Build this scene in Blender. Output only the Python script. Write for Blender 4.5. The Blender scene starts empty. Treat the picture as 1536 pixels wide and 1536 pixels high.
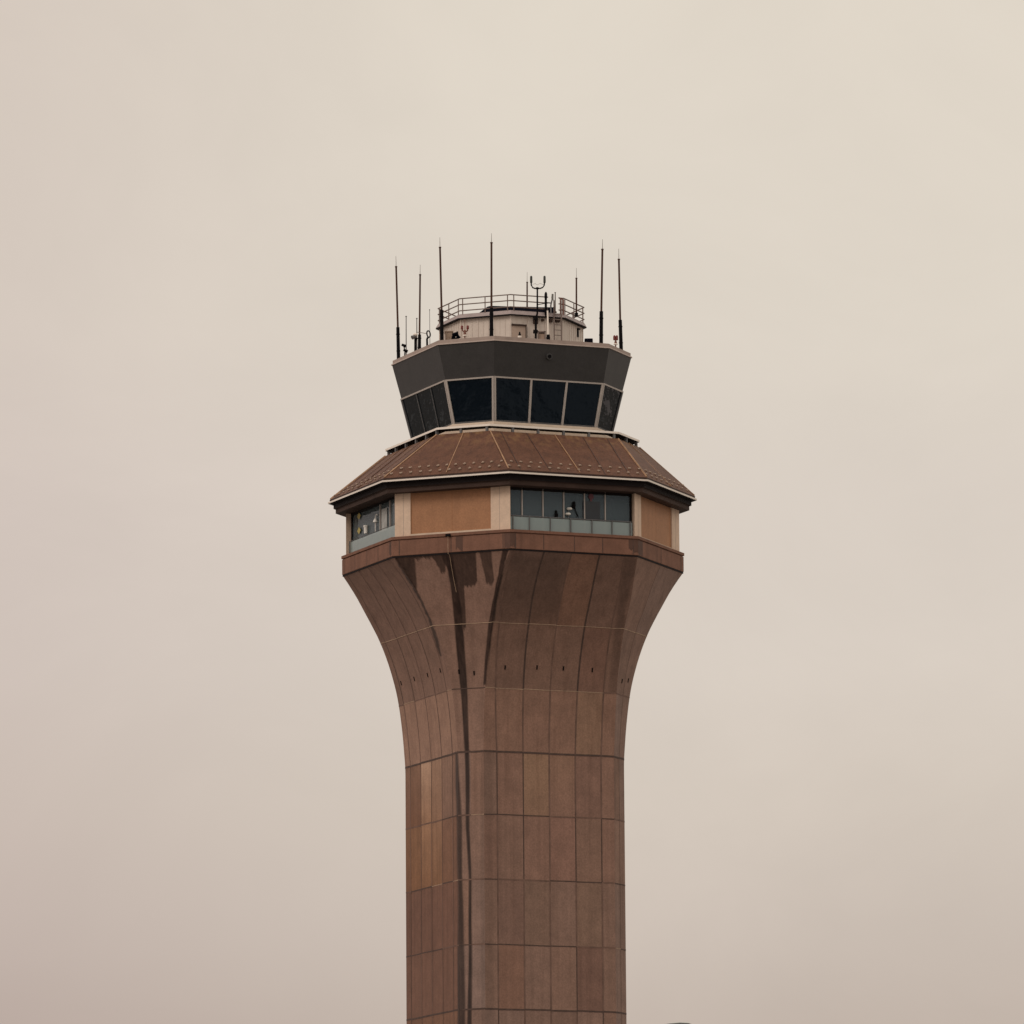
import bpy, bmesh, math, random
from mathutils import Vector, Matrix
random.seed(7)
C = bpy.context.scene.collection
PI = math.pi
rad = math.radians

# ------------------------------------------------------------------ camera
F = 10000.0; W0 = 1536.0; PITCH = rad(8.8); ROLL = rad(0.40)
DEPTH = 303.0                        # metres along the lens axis to the tower axis
CAM = Vector((0.0, -DEPTH * math.cos(PITCH), 1.7))
r0 = Vector((1, 0, 0)); fwd = Vector((0, math.cos(PITCH), math.sin(PITCH))); u0 = r0.cross(fwd)
CR = r0 * math.cos(ROLL) - u0 * math.sin(ROLL)
CU = u0 * math.cos(ROLL) + r0 * math.sin(ROLL)
cam_d = bpy.data.cameras.new("camera"); cam = bpy.data.objects.new("camera", cam_d); C.objects.link(cam)
cam_d.sensor_width = 36; cam_d.lens = F / W0 * 36; cam_d.clip_start = 1; cam_d.clip_end = 20000
M = Matrix((CR, CU, -fwd)).transposed().to_4x4(); M.translation = CAM
cam.matrix_world = M
bpy.context.scene.camera = cam

def proj(p):
    d = Vector(p) - CAM; z = d.dot(fwd)
    return 768 + F * d.dot(CR) / z, 768 - F * d.dot(CU) / z
def unproj_y(x, y, Y):               # point on the upright plane Y = const that the photo shows at x, y
    d = CR * ((x - 768) / F) + CU * ((768 - y) / F) + fwd
    return CAM + d * ((Y - CAM.y) / d.y)

AX = 0.02                            # tower axis
TH = 67.3                            # turn of the tower plan
def mpp(z):                          # metres per photo pixel at the tower axis at height z
    return (Vector((AX, 0, z)) - CAM).dot(fwd) / F
def pol(R, a, z):
    return Vector((AX + R * math.cos(rad(a)), -R * math.sin(rad(a)), z))
def solve(fn, y):                    # z where fn(z) projects to photo row y
    lo, hi = 0.0, 80.0
    for _ in range(50):
        m = (lo + hi) / 2
        if proj(fn(m))[1] > y: lo = m
        else: hi = m
    return (lo + hi) / 2
def zaxis(y): return solve(lambda z: Vector((AX, 0, z)), y)
def zfront(R, h, y): return solve(lambda z: pol(R * mpp(z), TH + h, z), y)
def ring(Rpx, h, z):
    R = Rpx * mpp(z)
    return [pol(R, TH + 90 * j + s * h, z) for j in range(4) for s in (-1, 1)]

# ------------------------------------------------------------------ materials
def lin(c):
    return tuple(((v / 255 / 12.92) if v / 255 <= .04045 else ((v / 255 + .055) / 1.055) ** 2.4) for v in c)
def mat(name, col, rough=.6, metal=0, var=.15, scale=3.0, streak=0, streak_col=(.1, .06, .04), spec=.5, bump=0, fine=0):
    m = bpy.data.materials.new(name); m.use_nodes = True
    n = m.node_tree.nodes; l = m.node_tree.links; b = n['Principled BSDF']
    b.inputs['Roughness'].default_value = rough; b.inputs['Metallic'].default_value = metal
    b.inputs['Specular IOR Level'].default_value = spec
    tc = n.new('ShaderNodeTexCoord')
    no = n.new('ShaderNodeTexNoise'); no.inputs['Scale'].default_value = scale; no.inputs['Detail'].default_value = 6
    no.inputs['Roughness'].default_value = .65
    l.new(tc.outputs['Object'], no.inputs['Vector'])
    mr = n.new('ShaderNodeMapRange'); mr.inputs[1].default_value = .3; mr.inputs[2].default_value = .7
    mr.inputs[3].default_value = 1 - var; mr.inputs[4].default_value = 1 + var
    l.new(no.outputs['Fac'], mr.inputs[0])
    mx = n.new('ShaderNodeMix'); mx.data_type = 'RGBA'; mx.blend_type = 'MULTIPLY'; mx.inputs[0].default_value = 1
    mx.inputs[6].default_value = (*col, 1); l.new(mr.outputs[0], mx.inputs[7])
    out = mx.outputs[2]
    if streak:
        mp = n.new('ShaderNodeMapping'); mp.inputs['Scale'].default_value = (2.6, 2.6, .10)
        l.new(tc.outputs['Object'], mp.inputs['Vector'])
        n2 = n.new('ShaderNodeTexNoise'); n2.inputs['Scale'].default_value = 1.2; n2.inputs['Detail'].default_value = 5
        l.new(mp.outputs[0], n2.inputs['Vector'])
        r2 = n.new('ShaderNodeMapRange'); r2.inputs[1].default_value = .5; r2.inputs[2].default_value = .75
        r2.inputs[3].default_value = 0; r2.inputs[4].default_value = streak
        l.new(n2.outputs['Fac'], r2.inputs[0])
        m2 = n.new('ShaderNodeMix'); m2.data_type = 'RGBA'; l.new(r2.outputs[0], m2.inputs[0])
        l.new(out, m2.inputs[6]); m2.inputs[7].default_value = (*streak_col, 1); out = m2.outputs[2]
    if fine:
        n3 = n.new('ShaderNodeTexNoise'); n3.inputs['Scale'].default_value = 14; n3.inputs['Detail'].default_value = 3
        l.new(tc.outputs['Object'], n3.inputs['Vector'])
        r3 = n.new('ShaderNodeMapRange'); r3.inputs[1].default_value = .3; r3.inputs[2].default_value = .7
        r3.inputs[3].default_value = 1 - fine; r3.inputs[4].default_value = 1 + fine; l.new(n3.outputs['Fac'], r3.inputs[0])
        m3 = n.new('ShaderNodeMix'); m3.data_type = 'RGBA'; m3.blend_type = 'MULTIPLY'; m3.inputs[0].default_value = 1
        l.new(out, m3.inputs[6]); l.new(r3.outputs[0], m3.inputs[7]); out = m3.outputs[2]
    l.new(out, b.inputs['Base Color'])
    if bump:
        bp = n.new('ShaderNodeBump'); bp.inputs['Strength'].default_value = bump; bp.inputs['Distance'].default_value = .02
        l.new(no.outputs['Fac'], bp.inputs['Height']); l.new(bp.outputs[0], b.inputs['Normal'])
    m['out'] = 0
    return m

def concrete_mat():                  # precast panels: tint per panel and water stains are mesh attributes
    m = mat('precast_concrete', (.236, .141, .106), .70, var=.15, scale=1.3, streak=.5, streak_col=(.150, .083, .060), spec=.32, bump=.15, fine=.13)
    n = m.node_tree.nodes; l = m.node_tree.links; b = n['Principled BSDF']
    src = b.inputs['Base Color'].links[0].from_socket
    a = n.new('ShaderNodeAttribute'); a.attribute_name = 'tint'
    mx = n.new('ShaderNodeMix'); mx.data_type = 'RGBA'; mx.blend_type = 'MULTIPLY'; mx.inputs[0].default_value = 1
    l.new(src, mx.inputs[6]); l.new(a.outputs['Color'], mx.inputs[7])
    s = n.new('ShaderNodeAttribute'); s.attribute_name = 'stain'
    m2 = n.new('ShaderNodeMix'); m2.data_type = 'RGBA'; m2.blend_type = 'MULTIPLY'
    tc = n.new('ShaderNodeTexCoord'); mp = n.new('ShaderNodeMapping'); mp.inputs['Scale'].default_value = (5, 5, .5); l.new(tc.outputs['Object'], mp.inputs[0])
    wn = n.new('ShaderNodeTexNoise'); wn.inputs['Scale'].default_value = 1.2; wn.inputs['Detail'].default_value = 4; l.new(mp.outputs[0], wn.inputs['Vector'])
    wr = n.new('ShaderNodeMapRange'); wr.inputs[1].default_value = .3; wr.inputs[2].default_value = .6; wr.inputs[3].default_value = .88; wr.inputs[4].default_value = 1.0; l.new(wn.outputs['Fac'], wr.inputs[0])
    wm = n.new('ShaderNodeMath'); wm.operation = 'MULTIPLY'; l.new(s.outputs['Fac'], wm.inputs[0]); l.new(wr.outputs[0], wm.inputs[1])
    l.new(wm.outputs[0], m2.inputs[0]); l.new(mx.outputs[2], m2.inputs[6]); m2.inputs[7].default_value = (.07, .043, .034, 1)
    # soft pale and dark runs, narrower than the grime
    m4 = n.new('ShaderNodeMapping'); m4.inputs['Scale'].default_value = (7, 7, .16); m4.inputs['Location'].default_value = (3, 1, 0); l.new(tc.outputs['Object'], m4.inputs[0])
    n4 = n.new('ShaderNodeTexNoise'); n4.inputs['Scale'].default_value = 1; n4.inputs['Detail'].default_value = 4; l.new(m4.outputs[0], n4.inputs['Vector'])
    r4 = n.new('ShaderNodeMapRange'); r4.inputs[1].default_value = .3; r4.inputs[2].default_value = .7; r4.inputs[3].default_value = .94; r4.inputs[4].default_value = 1.06; l.new(n4.outputs['Fac'], r4.inputs[0])
    x4 = n.new('ShaderNodeMix'); x4.data_type = 'RGBA'; x4.blend_type = 'MULTIPLY'; x4.inputs[0].default_value = 1; l.new(src, x4.inputs[6]); l.new(r4.outputs[0], x4.inputs[7]); l.new(x4.outputs[2], mx.inputs[6])
    l.new(m2.outputs[2], b.inputs['Base Color'])
    rr = n.new('ShaderNodeMapRange'); rr.inputs[3].default_value = .70; rr.inputs[4].default_value = .5
    l.new(s.outputs['Fac'], rr.inputs[0]); l.new(rr.outputs[0], b.inputs['Roughness'])
    return m

def glass_mat(name, col, alpha=1.0, rough=.03, spec=.5):
    m = bpy.data.materials.new(name); m.use_nodes = True
    n = m.node_tree.nodes; l = m.node_tree.links; b = n['Principled BSDF']
    tc = n.new('ShaderNodeTexCoord'); no = n.new('ShaderNodeTexNoise'); no.inputs['Scale'].default_value = 1.3
    no.inputs['Detail'].default_value = 3
    l.new(tc.outputs['Object'], no.inputs['Vector'])
    bp = n.new('ShaderNodeBump'); bp.inputs['Strength'].default_value = .3; bp.inputs['Distance'].default_value = .05
    l.new(no.outputs['Fac'], bp.inputs['Height']); l.new(bp.outputs[0], b.inputs['Normal'])
    b.inputs['Base Color'].default_value = (*col, 1); b.inputs['Roughness'].default_value = rough
    b.inputs['Specular Tint'].default_value = (.55, .72, .95, 1)
    b.inputs['Alpha'].default_value = alpha; b.inputs['Specular IOR Level'].default_value = spec
    return m

CONC = concrete_mat()
JOINT = mat('dark_joint_sealant', (.075, .043, .033), .85, var=.3, scale=5)
JOINT_SOFT = mat('weathered_joint_sealant', (.155, .088, .066), .9, var=.35, scale=1.6)
CAULK = mat('pale_joint_sealant', (.36, .24, .16), .8, var=.35, scale=4)
BAND = mat('ledge_concrete', (.20, .098, .066), .8, var=.16, scale=1.5, streak=.35, streak_col=(.09, .045, .032), spec=.25, fine=.08)
PIL = mat('pale_stone_pilaster', (.68, .50, .375), .8, var=.08, scale=3, streak=.25, streak_col=(.42, .28, .20), fine=.05)
PANEL = mat('ochre_wall_panel', (.37, .178, .088), .6, var=.10, scale=1.5, fine=.10, spec=.35, streak=.35, streak_col=(.27, .125, .062))
ROOFM = mat('brown_metal_roof', (.122, .055, .033), .65, var=.20, scale=1.6, streak=.55, streak_col=(.062, .030, .021), spec=.2, fine=.18)
ZT_ = zfront(192, 32.2, 646)
def ochre_runs(m):                   # pale ochre runs washed down from the catwalk
    n = m.node_tree.nodes; l = m.node_tree.links; b = n['Principled BSDF']; src = b.inputs['Base Color'].links[0].from_socket
    tc = n.new('ShaderNodeTexCoord'); mp = n.new('ShaderNodeMapping'); mp.inputs['Scale'].default_value = (2.2, 2.2, .25)
    no = n.new('ShaderNodeTexNoise'); no.inputs['Scale'].default_value = 1.6; no.inputs['Detail'].default_value = 3
    l.new(tc.outputs['Object'], mp.inputs[0]); l.new(mp.outputs[0], no.inputs['Vector'])
    r = n.new('ShaderNodeMapRange'); r.inputs[1].default_value = .47; r.inputs[2].default_value = .68; r.inputs[4].default_value = .85; l.new(no.outputs['Fac'], r.inputs[0])
    sp = n.new('ShaderNodeSeparateXYZ'); l.new(tc.outputs['Object'], sp.inputs[0])
    zr = n.new('ShaderNodeMapRange'); zr.inputs[1].default_value = ZT_ - 1.0; zr.inputs[2].default_value = ZT_ + .1; l.new(sp.outputs['Z'], zr.inputs[0])
    mu = n.new('ShaderNodeMath'); mu.operation = 'MULTIPLY'; l.new(r.outputs[0], mu.inputs[0]); l.new(zr.outputs[0], mu.inputs[1])
    mx = n.new('ShaderNodeMix'); mx.data_type = 'RGBA'; l.new(mu.outputs[0], mx.inputs[0]); l.new(src, mx.inputs[6]); mx.inputs[7].default_value = (.23, .125, .055, 1)
    l.new(mx.outputs[2], b.inputs['Base Color']); return m
OCHRE = ochre_runs(ROOFM).node_tree
SEAM_L = mat('pale_roof_seam', (.34, .19, .10), .6, var=.3, scale=2)
SEAM_D = mat('dark_roof_seam_and_edge_shade', (.055, .026, .018), .6, var=.2)  # seams, and the painted shadow line along the roof's bottom edge
GUARD = mat('snow_guard_metal', (.37, .26, .19), .6, var=.4, scale=.8)
WHITE = mat('white_painted_metal', (.85, .75, .66), .5, var=.05)
EAVE = mat('dark_metal_and_eave_shade', (.014, .010, .010), .7, var=.2, spec=.1)  # plain dark trim; on the eave its black stands for deep shade
BEAM = mat('dark_brown_fascia', (.056, .034, .027), .7, var=.25, scale=1.2, spec=.15)
CABM = mat('charcoal_cladding', (.037, .034, .0335), .46, var=.14, scale=2, spec=.42, fine=.12, streak=.25, streak_col=(.028, .026, .025))
FRAME = mat('pale_grey_frame', (.47, .41, .37), .5, var=.08)
DARKFRAME = mat('dark_grey_frame', (.12, .115, .115), .5, var=.1)
SILL = mat('beige_sill', (.60, .47, .36), .7, var=.1)
COPE = mat('taupe_coping', (.36, .275, .235), .7, var=.12, scale=2, streak=.3, streak_col=(.24, .17, .14))
COPE_L = mat('pale_coping_edge', (.50, .40, .35), .6, var=.08)
PENT = mat('beige_ribbed_cladding', (.67, .575, .505), .7, var=.06, scale=2, streak=.3, streak_col=(.42, .31, .25))
CORN = mat('mauve_cornice', (.34, .27, .255), .6, var=.1)
DECK = mat('grey_roof_deck', (.28, .24, .21), .9, var=.15)
NAVY = mat('dark_navy_membrane', (.006, .006, .010), .9, var=.2, spec=.0)
RAIL = mat('taupe_rail_paint', (.19, .135, .115), .6, var=.15)
RUST = mat('red_brown_paint', (.20, .075, .052), .6, var=.2)
BLACK = mat('black_mount', (.005, .004, .005), .7, var=.2, spec=.08)
MAST = mat('brown_fibreglass', (.075, .036, .024), .7, var=.2, spec=.12)
TIP = mat('grey_whip_tip', (.22, .19, .17), .5, var=.1)
GREYM = mat('grey_metal', (.15, .14, .14), .45, metal=.4, var=.15)
REDL = mat('red_lens', (.16, .022, .018), .3, var=.1)
YELL = mat('yellow_placard', (.42, .33, .10), .6, var=.05)
DARKROOM = mat('dark_interior', (.035, .035, .036), .9, var=.2)
GLASS_CAB = glass_mat('dark_tinted_glass', (.0012, .0035, .0065), 1, .02, .40)
GLASS_MID = glass_mat('grey_green_glass', (.125, .155, .165), .60, .03, .5)
GLASS_LOW = glass_mat('pale_green_glass', (.38, .44, .42), .72, .05, .5)

# ------------------------------------------------------------------ builders
def link(name, bm, mats, parent=None, smooth=False, norm=True):
    me = bpy.data.meshes.new(name)
    if norm: bmesh.ops.recalc_face_normals(bm, faces=bm.faces)
    bm.to_mesh(me); bm.free()
    for m in (mats if isinstance(mats, (list, tuple)) else [mats]): me.materials.append(m)
    if smooth:
        for p in me.polygons: p.use_smooth = True
    o = bpy.data.objects.new(name, me); C.objects.link(o)
    if parent: o.parent = parent
    return o
def tag(o, label, cat, group=None):
    o['label'] = label; o['category'] = cat
    if group: o['group'] = group
    return o
def thing(name, loc, label, cat, group=None):
    o = bpy.data.objects.new(name, None); C.objects.link(o); o.location = loc; o.empty_display_size = .2
    return tag(o, label, cat, group)
def quad(bm, pts, mi=0):
    f = bm.faces.new([bm.verts.new(p) for p in pts]); f.material_index = mi; return f
def loft(bm, rings, caps=(True, True), mi=0):
    vs = [[bm.verts.new(p) for p in r] for r in rings]
    n = len(rings[0])
    for a, b in zip(vs, vs[1:]):
        for i in range(n):
            f = bm.faces.new((a[i], a[(i + 1) % n], b[(i + 1) % n], b[i])); f.material_index = mi
    if caps[0]: bm.faces.new(vs[0]).material_index = mi
    if caps[1]: bm.faces.new(list(reversed(vs[-1]))).material_index = mi
    return vs
def closed_loft(bm, rings, mi=0):     # rings closed on themselves (a hollow ring section)
    vs = [[bm.verts.new(p) for p in r] for r in rings]
    n = len(rings[0])
    for k in range(len(vs)):
        a, b = vs[k], vs[(k + 1) % len(vs)]
        for i in range(n):
            bm.faces.new((a[i], a[(i + 1) % n], b[(i + 1) % n], b[i])).material_index = mi
def box(bm, c, ex, ey, ez, hx, hy, hz, mi=0):     # oriented box: centre, three unit axes, half sizes
    vs = [bm.verts.new(c + ex * (sx * hx) + ey * (sy * hy) + ez * (sz * hz)) for sx in (-1, 1) for sy in (-1, 1) for sz in (-1, 1)]
    for q in ((0, 1, 3, 2), (4, 6, 7, 5), (0, 4, 5, 1), (2, 3, 7, 6), (0, 2, 6, 4), (1, 5, 7, 3)):
        bm.faces.new([vs[i] for i in q]).material_index = mi
def tube(bm, pts, rs, seg=8, mi=0):
    pts = [Vector(p) for p in pts]
    if not isinstance(rs, (list, tuple)): rs = [rs] * len(pts)
    rings = []
    for i, p in enumerate(pts):
        t = (pts[min(i + 1, len(pts) - 1)] - pts[max(i - 1, 0)]).normalized()
        a = t.cross(Vector((0, 0, 1)) if abs(t.z) < .9 else Vector((0, 1, 0))).normalized(); b = t.cross(a)
        rings.append([p + (a * math.cos(2 * PI * k / seg) + b * math.sin(2 * PI * k / seg)) * rs[i] for k in range(seg)])
    loft(bm, rings, mi=mi)
def ball(bm, c, r, sx=1, sy=1, sz=1, mi=0, sub=10):
    m = Matrix.Translation(c) @ Matrix.Diagonal((r * sx, r * sy, r * sz, 1))
    g = bmesh.ops.create_uvsphere(bm, u_segments=sub, v_segments=max(6, sub // 2 + 1), radius=1, matrix=m)
    for v in g['verts']:
        for f in v.link_faces: f.material_index = mi
def tube_obj(name, pts, rs, m, parent, seg=8):
    bm = bmesh.new(); tube(bm, pts, rs, seg); return link(name, bm, m, parent, smooth=False)
Z = Vector((0, 0, 1))

# ------------------------------------------------------------------ ground
bm = bmesh.new(); bmesh.ops.create_circle(bm, cap_ends=True, radius=9000, segments=96)
GROUND = bpy.data.materials.new('airfield_ground'); GROUND.use_nodes = True
n = GROUND.node_tree.nodes; l = GROUND.node_tree.links
tc = n.new('ShaderNodeTexCoord'); v1 = n.new('ShaderNodeTexNoise'); v1.inputs['Scale'].default_value = .022; v1.inputs['Detail'].default_value = 8; v1.inputs['Roughness'].default_value = .7
l.new(tc.outputs['Object'], v1.inputs['Vector'])
cr = n.new('ShaderNodeValToRGB'); cr.color_ramp.interpolation = 'EASE'
cr.color_ramp.elements[0].position = .38; cr.color_ramp.elements[0].color = (.055, .052, .05, 1)
cr.color_ramp.elements[1].position = .62; cr.color_ramp.elements[1].color = (.36, .33, .30, 1)
l.new(v1.outputs['Fac'], cr.inputs[0]); l.new(cr.outputs[0], n['Principled BSDF'].inputs['Base Color'])
n['Principled BSDF'].inputs['Roughness'].default_value = .9
g = link('ground', bm, GROUND); g['kind'] = 'structure'

bm = bmesh.new(); rh = random.Random(5); nh = 240  # unseen ridge added to give the cab panes something to reflect
hv = []
ph = [(rh.uniform(0, 6.28), rh.choice([3, 5, 8, 13, 21, 34]), rh.uniform(5, 14)) for _ in range(9)]
for i in range(nh):
    a = 2 * PI * i / nh; top = 62 + sum(am * math.sin(f * a + p_) for p_, f, am in ph) * .5
    hv.append([bm.verts.new((math.cos(a) * r_, math.sin(a) * r_, z_)) for r_, z_ in ((2400, -1), (2750, top * .45 + rh.uniform(-5, 5)), (3100, top + rh.uniform(-4, 4)), (3700, -1))])
for i in range(nh):
    for k in range(3): bm.faces.new((hv[i][k], hv[(i + 1) % nh][k], hv[(i + 1) % nh][k + 1], hv[i][k + 1]))
hl = link('reflection_hills', bm, mat('reflection_hills_scrub', (.10, .085, .07), .95, var=.5, scale=.02)); hl['kind'] = 'structure'

# ------------------------------------------------------------------ tower shaft and flare
T = thing('control_tower', (0, 0, 0), 'tall brown concrete airport control tower flaring out below its windowed storeys and dark glass cab', 'control tower')

prof = [(862, 255.0, 23.5), (878, 244.0, 25.2), (895, 233.5, 26.9), (912, 224.3, 28.4), (930, 214.5, 29.9), (957, 201, 31.5), (990, 188.5, 33.6), (1022, 179.3, 35.2),
        (1045, 174.4, 36.1), (1068, 171, 36.8), (1095, 168, 37.4), (1122, 165.8, 37.8), (1155, 164, 38.0)]
P = [(zaxis(y), w / math.cos(rad(max(h - (90 - TH), 0))), h) for y, w, h in prof]      # z, R in px, h
P.sort()
# smooth monotone interpolation
def interp(z, k):
    if z <= P[0][0]: return P[0][k]
    if z >= P[-1][0]: return P[-1][k]
    for i in range(len(P) - 1):
        if z <= P[i + 1][0]:
            z0, z1 = P[i][0], P[i + 1][0]; t = (z - z0) / (z1 - z0)
            def sl(j):
                a, b = max(j - 1, 0), min(j + 1, len(P) - 1)
                if j == 0: return 0
                return (P[b][k] - P[a][k]) / (P[b][0] - P[a][0])
            m0, m1 = sl(i) * (z1 - z0), sl(i + 1) * (z1 - z0)
            t2, t3 = t * t, t * t * t
            return (2 * t3 - 3 * t2 + 1) * P[i][k] + (t3 - 2 * t2 + t) * m0 + (-2 * t3 + 3 * t2) * P[i + 1][k] + (t3 - t2) * m1
Z_FT = P[-1][0]                      # top of the flare
S0 = mpp(P[0][0])
def shaft_R(z):
    r = interp(z, 1)
    return r * (mpp(z) if z > P[0][0] else S0)
def shaft_vert(i, z):                # corner i of the eight
    j, s = divmod(i % 8, 2); return pol(shaft_R(z), TH + 90 * j + (1 if s else -1) * interp(z, 2), z)
def shaft_pt(face, s, z, off=0):
    a, b = shaft_vert(face, z), shaft_vert(face + 1, z)
    p = a.lerp(b, s)
    if off:
        ang = TH + 45 * face
        d = (shaft_R(z + .05) - shaft_R(z - .05)) / .1
        nrm = Vector((math.cos(rad(ang)), -math.sin(rad(ang)), -d)).normalized(); p += nrm * off
    return p
rows_px = [1513, 1416, 1318, 1221, 1126.5, 1031, 933]
zrow = [solve(lambda z: shaft_vert(1, z), y) for y in rows_px]
dz = (zrow[3] - zrow[0]) / 3
zlow = zrow[0]; below = []
while zlow - dz > .4: zlow -= dz; below.append(zlow)
zrows = [0.0] + sorted(below) + zrow + [Z_FT]
VIS = zrow[0] - 1.2

def blend_top(z):
    return min(max((z - zrow[4]) / (Z_FT - zrow[4]), 0), 1)
def seams(face, z):
    if face % 2: return [0, .5, 1]
    b = blend_top(z)
    lo = [.1, .3, .5, .7, .9]
    hi = {0: [.10, .30, .52, .735, .965]}.get(face, [.08, .31, .5, .69, .92])
    # on face 0 s runs from the right corner to the front corner
    return [0] + [x * (1 - b) + y * b for x, y in zip(lo, hi)] + [1]

# water stains and soft dark zones traced as outlines on the concrete (photo rows and columns, landed on the real surface)
ST = []
def st(pts, val, soft=1.5, faces=(0, 1, 2)): ST.append((pts, val, soft, faces, min(p[0] for p in pts) - 5, max(p[0] for p in pts) + 5, min(p[1] for p in pts) - 5, max(p[1] for p in pts) + 5))
st([(586, 828), (622, 830), (624, 862), (625, 884), (619, 878), (606, 855)], .86, 1.3, (1,))
st([(618, 828), (668, 826), (668, 858), (662, 861), (655, 846), (648, 836), (641, 839), (634, 836), (627, 842), (622, 838)], .82, 1.4, (1,))
st([(660, 828), (714, 825), (715, 850), (716, 872), (711, 879), (696, 880), (697, 900), (699, 940), (696, 945), (692, 930), (686, 890), (674, 860)], .85, 1.3, (1,))
st([(718, 824), (737, 823), (738, 845), (741, 868), (738, 879), (729, 874), (724, 850)], .78, 1.3, (1,))
# main drip from the scupper down the corner face
st([(667, 828), (679, 828), (685, 870), (690, 900), (696, 950), (699, 1000), (701, 1040), (703, 1090), (704, 1126), (704.5, 1240), (707, 1320), (708, 1420), (708, 1540), (701, 1540), (703, 1420), (703, 1320), (699, 1240), (697, 1126), (695, 1090), (691, 1040), (687, 1000), (683, 950), (677, 890), (671, 850)], .97, 1.8)
# the front corner, wet and tapering
st([(754, 822), (764, 822), (757, 845), (748, 890), (741, 933), (734, 980), (728, 1027), (724.5, 1028), (727, 990), (733, 935), (741, 890), (749, 850)], .93, 1.5)
# corner below the left of the corner face
st([(588, 832), (596, 838), (612, 862), (626, 885), (640, 915), (649, 936), (657, 960), (662, 984), (659, 984), (650, 955), (643, 930), (632, 905), (618, 880), (602, 856)], .84, 1.5)
st([(683.5, 1128), (687, 1128), (690, 1180), (693, 1240), (694, 1330), (697, 1440), (698, 1540), (686, 1540), (686.5, 1420), (687, 1330), (685, 1230), (683.5, 1180)], .88, 2.4)
# soft corner grime, and a darker zone at the flare top
st([(936, 836), (956, 838), (948, 870), (938, 910), (933, 960), (930, 1010), (926, 1040), (912, 1040), (918, 980), (925, 920), (930, 870)], .34, 4, (0,))
st([(770, 832), (850, 836), (842, 880), (836, 934), (742, 932), (750, 885)], .30, 14, (0,))
st([(722, 1126), (741, 1126), (741, 1540), (722, 1540), (720, 1320)], .20, 3, (0, 1))
def sdist(p, pts):
    x, y = p; inside = False; best = 1e9; m = len(pts)
    for i in range(m):
        x1, y1 = pts[i]; x2, y2 = pts[(i + 1) % m]
        if (y1 > y) != (y2 > y) and x < (x2 - x1) * (y - y1) / (y2 - y1) + x1: inside = not inside
        dx, dy = x2 - x1, y2 - y1
        t = max(0, min(1, ((x - x1) * dx + (y - y1) * dy) / (dx * dx + dy * dy + 1e-9)))
        best = min(best, math.hypot(x - x1 - t * dx, y - y1 - t * dy))
    return best if inside else -best
def stain_at(face, p):
    x, y = proj(p)
    keep = 1.0
    wob = .6 * math.sin(y * .21 + x * .1) + .3 * math.sin(y * .53 + 1.3) + 1.0 * math.sin(x * 1.1) + .6 * math.sin(x * 2.3)
    for pts, val, soft, faces, xa, xb, ya, yb in ST:
        if face in faces and xa - soft < x < xb + soft and ya - soft < y < yb + soft:
            d = sdist((x + .35 * math.sin(y * .045 + xa), y + wob), pts)
            a = min(max((d + soft / 2) / soft, 0), 1)
            keep *= 1 - val * a
    return 1 - keep

TINT = {}
def tint(face, c, r, top=False):
    k = (face, c, r)
    if k not in TINT:
        a = random.gauss(0, .055); w = random.gauss(0, .03)
        TINT[k] = (1 + a + w, 1 + a, 1 + a - w)
    return TINT[k]
NR = len(zrows) - 1                  # row index: 0 at the ground; NR-1 is the top row of the flare
R_ = lambda k: NR - 1 - k            # k rows below the top of the flare
# panels with own colours, and shade painted into the top flare row (face 0: columns run from right to front; face 2: from front to left)
def setp(face, cols, k, v):
    for c in cols: TINT[(face, c, R_(k))] = v
setp(0, range(6), 0, (.86, .83, .82)); setp(0, [2], 0, (.98, .88, .80)); setp(0, [4, 5], 0, ((.80, .80, .82), (.88, .84, .82))); setp(0, [3], 0, ((.76, .76, .77), (.88, .82, .78)))  # top flare row tinted darker, adding to its shade
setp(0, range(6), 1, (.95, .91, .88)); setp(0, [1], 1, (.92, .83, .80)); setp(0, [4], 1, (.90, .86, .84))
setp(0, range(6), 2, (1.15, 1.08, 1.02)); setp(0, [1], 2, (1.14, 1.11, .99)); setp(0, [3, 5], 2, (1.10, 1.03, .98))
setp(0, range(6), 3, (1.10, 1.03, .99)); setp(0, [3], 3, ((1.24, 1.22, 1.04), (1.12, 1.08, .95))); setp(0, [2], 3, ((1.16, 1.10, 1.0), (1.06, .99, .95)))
setp(0, range(6), 4, (1.06, .99, .96)); setp(0, [4], 4, (1.02, .98, .96)); setp(0, [2], 4, (1.09, .99, .97)); setp(0, [1], 4, (1.0, .96, .92)); setp(0, [5], 3, (1.0, .99, .98)); setp(0, [1], 3, (.97, .90, .88))
setp(0, [1], 5, (.98, .98, .93)); setp(0, [3], 5, (.93, .93, .90)); setp(0, [4], 5, (.90, .86, .86))
setp(0, [1], 6, (.82, .75, .74)); setp(0, [4], 6, (1.02, .92, .86))
setp(1, [0, 1], 0, (1.12, 1.10, 1.10)); setp(1, [0, 1], 1, (1.0, .98, .97)); setp(1, [0, 1], 2, (1.06, 1.04, 1.02))
for c in range(6):
    setp(2, [c], 0, (.95, .93, .93)); setp(2, [c], 1, (.95, .92, .90)); setp(2, [c], 2, (1.28, 1.25, 1.18))
    v = random.uniform(.94, 1.06); setp(2, [c], 5, (.74 * v, .60 * v, .53 * v)); v = random.uniform(.94, 1.06); setp(2, [c], 6, (.75 * v, .62 * v, .55 * v)); setp(2, [c], 7, (.80, .66, .54))
setp(2, [5], 3, ((.95, .86, .76), (.78, .63, .52))); setp(2, [4], 3, ((.96, .85, .72), (.80, .62, .46)))
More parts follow.
